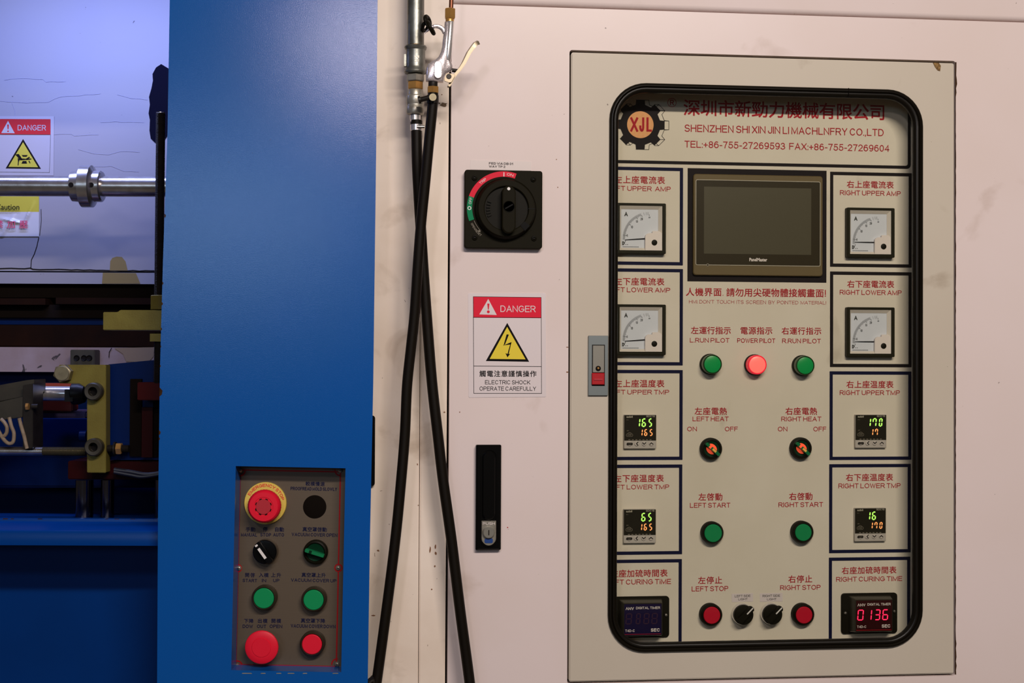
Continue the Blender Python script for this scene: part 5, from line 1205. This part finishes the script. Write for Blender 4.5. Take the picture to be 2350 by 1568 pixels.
# cylinder rod and orange guard
zz = Q(120, 903.5, 2.05)[1]; cyx = Thing('piston_rod', 'polished piston rod with dark end cap beside the grey casting', 'piston rod', PF, (Q(130, 903, 2.05)[0], 2.05, zz))
cyx.part('rod', MB().cyl((Q(20, 903, 2.05)[0], 2.05, zz), (Q(172, 903, 2.05)[0], 2.05, zz), 17*2.05/FPX, 32), CHROME2)
cyx.part('end_cap', MB().lathe3((Q(166, 903, 2.05)[0], 2.05, zz), (Q(200, 903, 2.05)[0], 2.05, zz), [(0, .0150), (.001, .0158), (.010, .0158), (.018, .0128), (.021, .006)], 30), DARKST)
cyx.part('flat_clip', pb(148, 167, 894, 922, 2.035, 2.048), DARKST)
slab('orange_guard', 'orange red guard plate behind the piston rod', 'guard', 78, 166, 880, 944, 2.09, 2.12, ORNG)
# grey casting (limit switch housing) with cables
dg = 1.99; Kc = lambda x, y, d=dg: Q(x, y, d)
gc = Thing('sensor_housing', 'grey metal sensor housing with end bracket at the left edge', 'sensor housing', PF, (Kc(30, 900)[0], dg, Kc(30, 960)[1]))
gc.part('upper_shell', MB().prism([Kc(-140, 905), Kc(-140, 950), Kc(60, 909), Kc(78, 900), Kc(78, 871), Kc(60, 873), Kc(0, 884)], dg, dg+.05), GREYM, bevel=.0006)
gc.part('lower_shell', MB().prism([Kc(-140, 955), Kc(-140, 990), Kc(0, 965), Kc(58, 957), Kc(60, 910)], dg-.012, dg+.04), GREYM, bevel=.0006)
gc.part('end_plate', MB().prism([Kc(60, 884), Kc(60, 1030), Kc(83, 1028), Kc(83, 880)], dg-.014, dg+.03), DARKST, bevel=.0008)
x, z = Kc(74, 933, dg-.015); gc.part('screw', MB().cyl((x, dg-.016, z), (Kc(96, 933)[0], dg-.016, z), .0036, 14), DARKST); gc.part('brass_nut', MB().cyl((Kc(70, 933)[0], dg-.018, z), (Kc(76, 933)[0], dg-.018, z), .0050, hexa=True), BRASS)
for lab, pts in (('cream cable looped under the sensor housing, at the frame edge', [(-30, 960), (-10, 990), (4, 1002), (14, 996), (16, 982), (10, 970), (2, 962)]),
                 ('cream cable hanging in a deep U below the sensor housing', [(-6, 985), (8, 1008), (20, 1018), (30, 1014), (32, 995), (26, 978), (21, 958)]),
                 ('cream cable running down beside the dark end plate', [(44, 960), (49, 980), (55, 1000), (60, 1022), (62, 1030)])):
    P_ = [(Q(x, y, 1.975)[0], 1.975, Q(x, y, 1.975)[1]) for x, y in pts]
    Thing('sensor_cable', lab, 'cable', PF, P_[0], group='cream sensor cables', solo=(MB().tube(P_, .0026, 10, 6), WIRE))
# dark blue tank and lower parts
m = MB()
bk = Thing('molding_press', 'dark blue inner body of the press behind the moving parts', 'press', PF, (Q(0, 1000, 2.3)[0], 2.3, Q(0, 1190, 2.3)[1]))
bk.part('back_sheet', pb(-420, 470, 853.5, 1240, 2.30, 2.36), BLUE3)
bk.part('cross_beam', pb(-420, 420, 1046, 1119, 2.18, 2.28), BLUE3, bevel=.003)
bk.part('ledge', pb(84, 198, 945, 960, 2.10, 2.2), mat('dull_violet_paint', (.07, .045, .12, 1), .5), bevel=.002)
bk.part('web', pb(84, 240, 962, 1046, 2.21, 2.30), BLUE3)
bk.part('added_light_block', pb(-420, 440, -900, -42, 1.885, 1.91), BLUE, bevel=.002)  # unseen beam added to keep aisle light off the board
x, z = Q(192, 1001, 2.10); bk.part('stud', MB().cyl((Q(184, 1001, 2.1)[0], 2.1, z), (Q(199, 1001, 2.1)[0], 2.1, z), .008, 16), BLUE3)
rt = Thing('red_base', 'dark red base plate under the yellow bracket', 'base plate', PF, (Q(260, 1090, 2.0)[0], 2.0, Q(260, 1100, 2.0)[1]))
rt.part('plate', pb(155.5, 430, 1059, 1101, 1.999, 2.15), REDD, bevel=.0012)
for i, pts in enumerate(([(262, 1083), (300, 1090), (330, 1094), (380, 1086)], [(262, 1078), (300, 1083), (340, 1089), (385, 1082)])):
    P_ = [(Q(x, y, 1.985)[0], 1.985, Q(x, y, 1.985)[1]) for x, y in pts]
    Thing('sleeved_cable', ('lower' if i == 0 else 'upper')+' dark sleeved cable lying across the red base plate', 'cable', PF, P_[0], group='dark sleeved cables', solo=(MB().tube(P_, .0030, 10, 6), mat('grey_sleeve', (.012, .012, .020, 1), .4)))
for lab, px0, px1 in (('upright chrome guide rod, leftmost of the three under the red plate', 174, 214), ('upright chrome guide rod in the middle under the red plate', 232, 262), ('upright chrome guide rod next to the blue column', 356, 378)):
    x, z = Q((px0+px1)/2, 1101.5, 2.06); r_ = (px1-px0)/2*2.06/FPX
    zb3 = Q(300, 1215, 2.06)[1]
    Thing('guide_rod', lab, 'rod', PF, (x, 2.06, zb3), group='chrome guide rods', solo=(MB().cyl((x, 2.06, zb3), (x, 2.06, z), r_, 32), mat('dark_chrome', (.16, .16, .20, 1), .14, 1)))
# bed of the press
db_ = 1.865; m = MB()
zT = Q(100, 1190, db_+.075)[1]; zL = Q(100, 1198, db_+.072)[1]; zF = Q(100, 1217, db_)[1]; zU = Q(100, 1252, db_)[1]
xl, xr2 = Q(-420, 1300, db_)[0], Q(384, 1300, db_)[0]
bed = Thing('press_bed', 'bright blue lower bed of the press with a projecting lip', 'machine bed', PF, ((xl+xr2)/2, db_, 0))
prof = [(db_, zU), (db_, zF-.004), (db_+.0012, zF-.0012), (db_+.004, zF), (db_+.068, zL-.0004), (db_+.072, zL+.0006), (db_+.0725, zT), (db_+.085, zT), (db_+.085, zU)]
m.rings([[(xl, y, z) for y, z in prof], [(xr2, y, z) for y, z in prof]], True, True); bed.part('lip', m, mat('lit_bed_lip_blue', (.0004, .036, .20, 1), .24, spec=.12))  # brighter copy of the machine blue, lamp light put into the colour
bed.part('front_sheet', MB().box(xl, Q(400, 1400, db_+.12)[0], db_+.118, db_+.14, .0, zU+.003), BLUE2, bevel=.002)
bed.part('deck', MB().box(xl, Q(400, 1400, db_+.12)[0], db_+.0852, 2.115, zU, zL-.008), BLUE2)
m = MB()
for px in (12, 28, 92, 245, 268, 305): x, z = Q(px, 1190.5, db_+.072); w_ = random.uniform(.001, .0035); m.flat([(x-w_, z-.0012), (x+w_, z-.001), (x+w_, zT+.0001), (x-w_, zT+.0001)], db_+.0723)
bed.flatpart('paint_chips', m, RUST)['kind'] = 'stuff'
# back of the press so that the opening closes
bk.part('rear_sheet', MB().box(-1.4, -.25, 2.46, 2.5, 0, 2.3), BLUE3)
for me in [m_ for m_ in bpy.data.meshes if m_.users == 0]: bpy.data.meshes.remove(me)
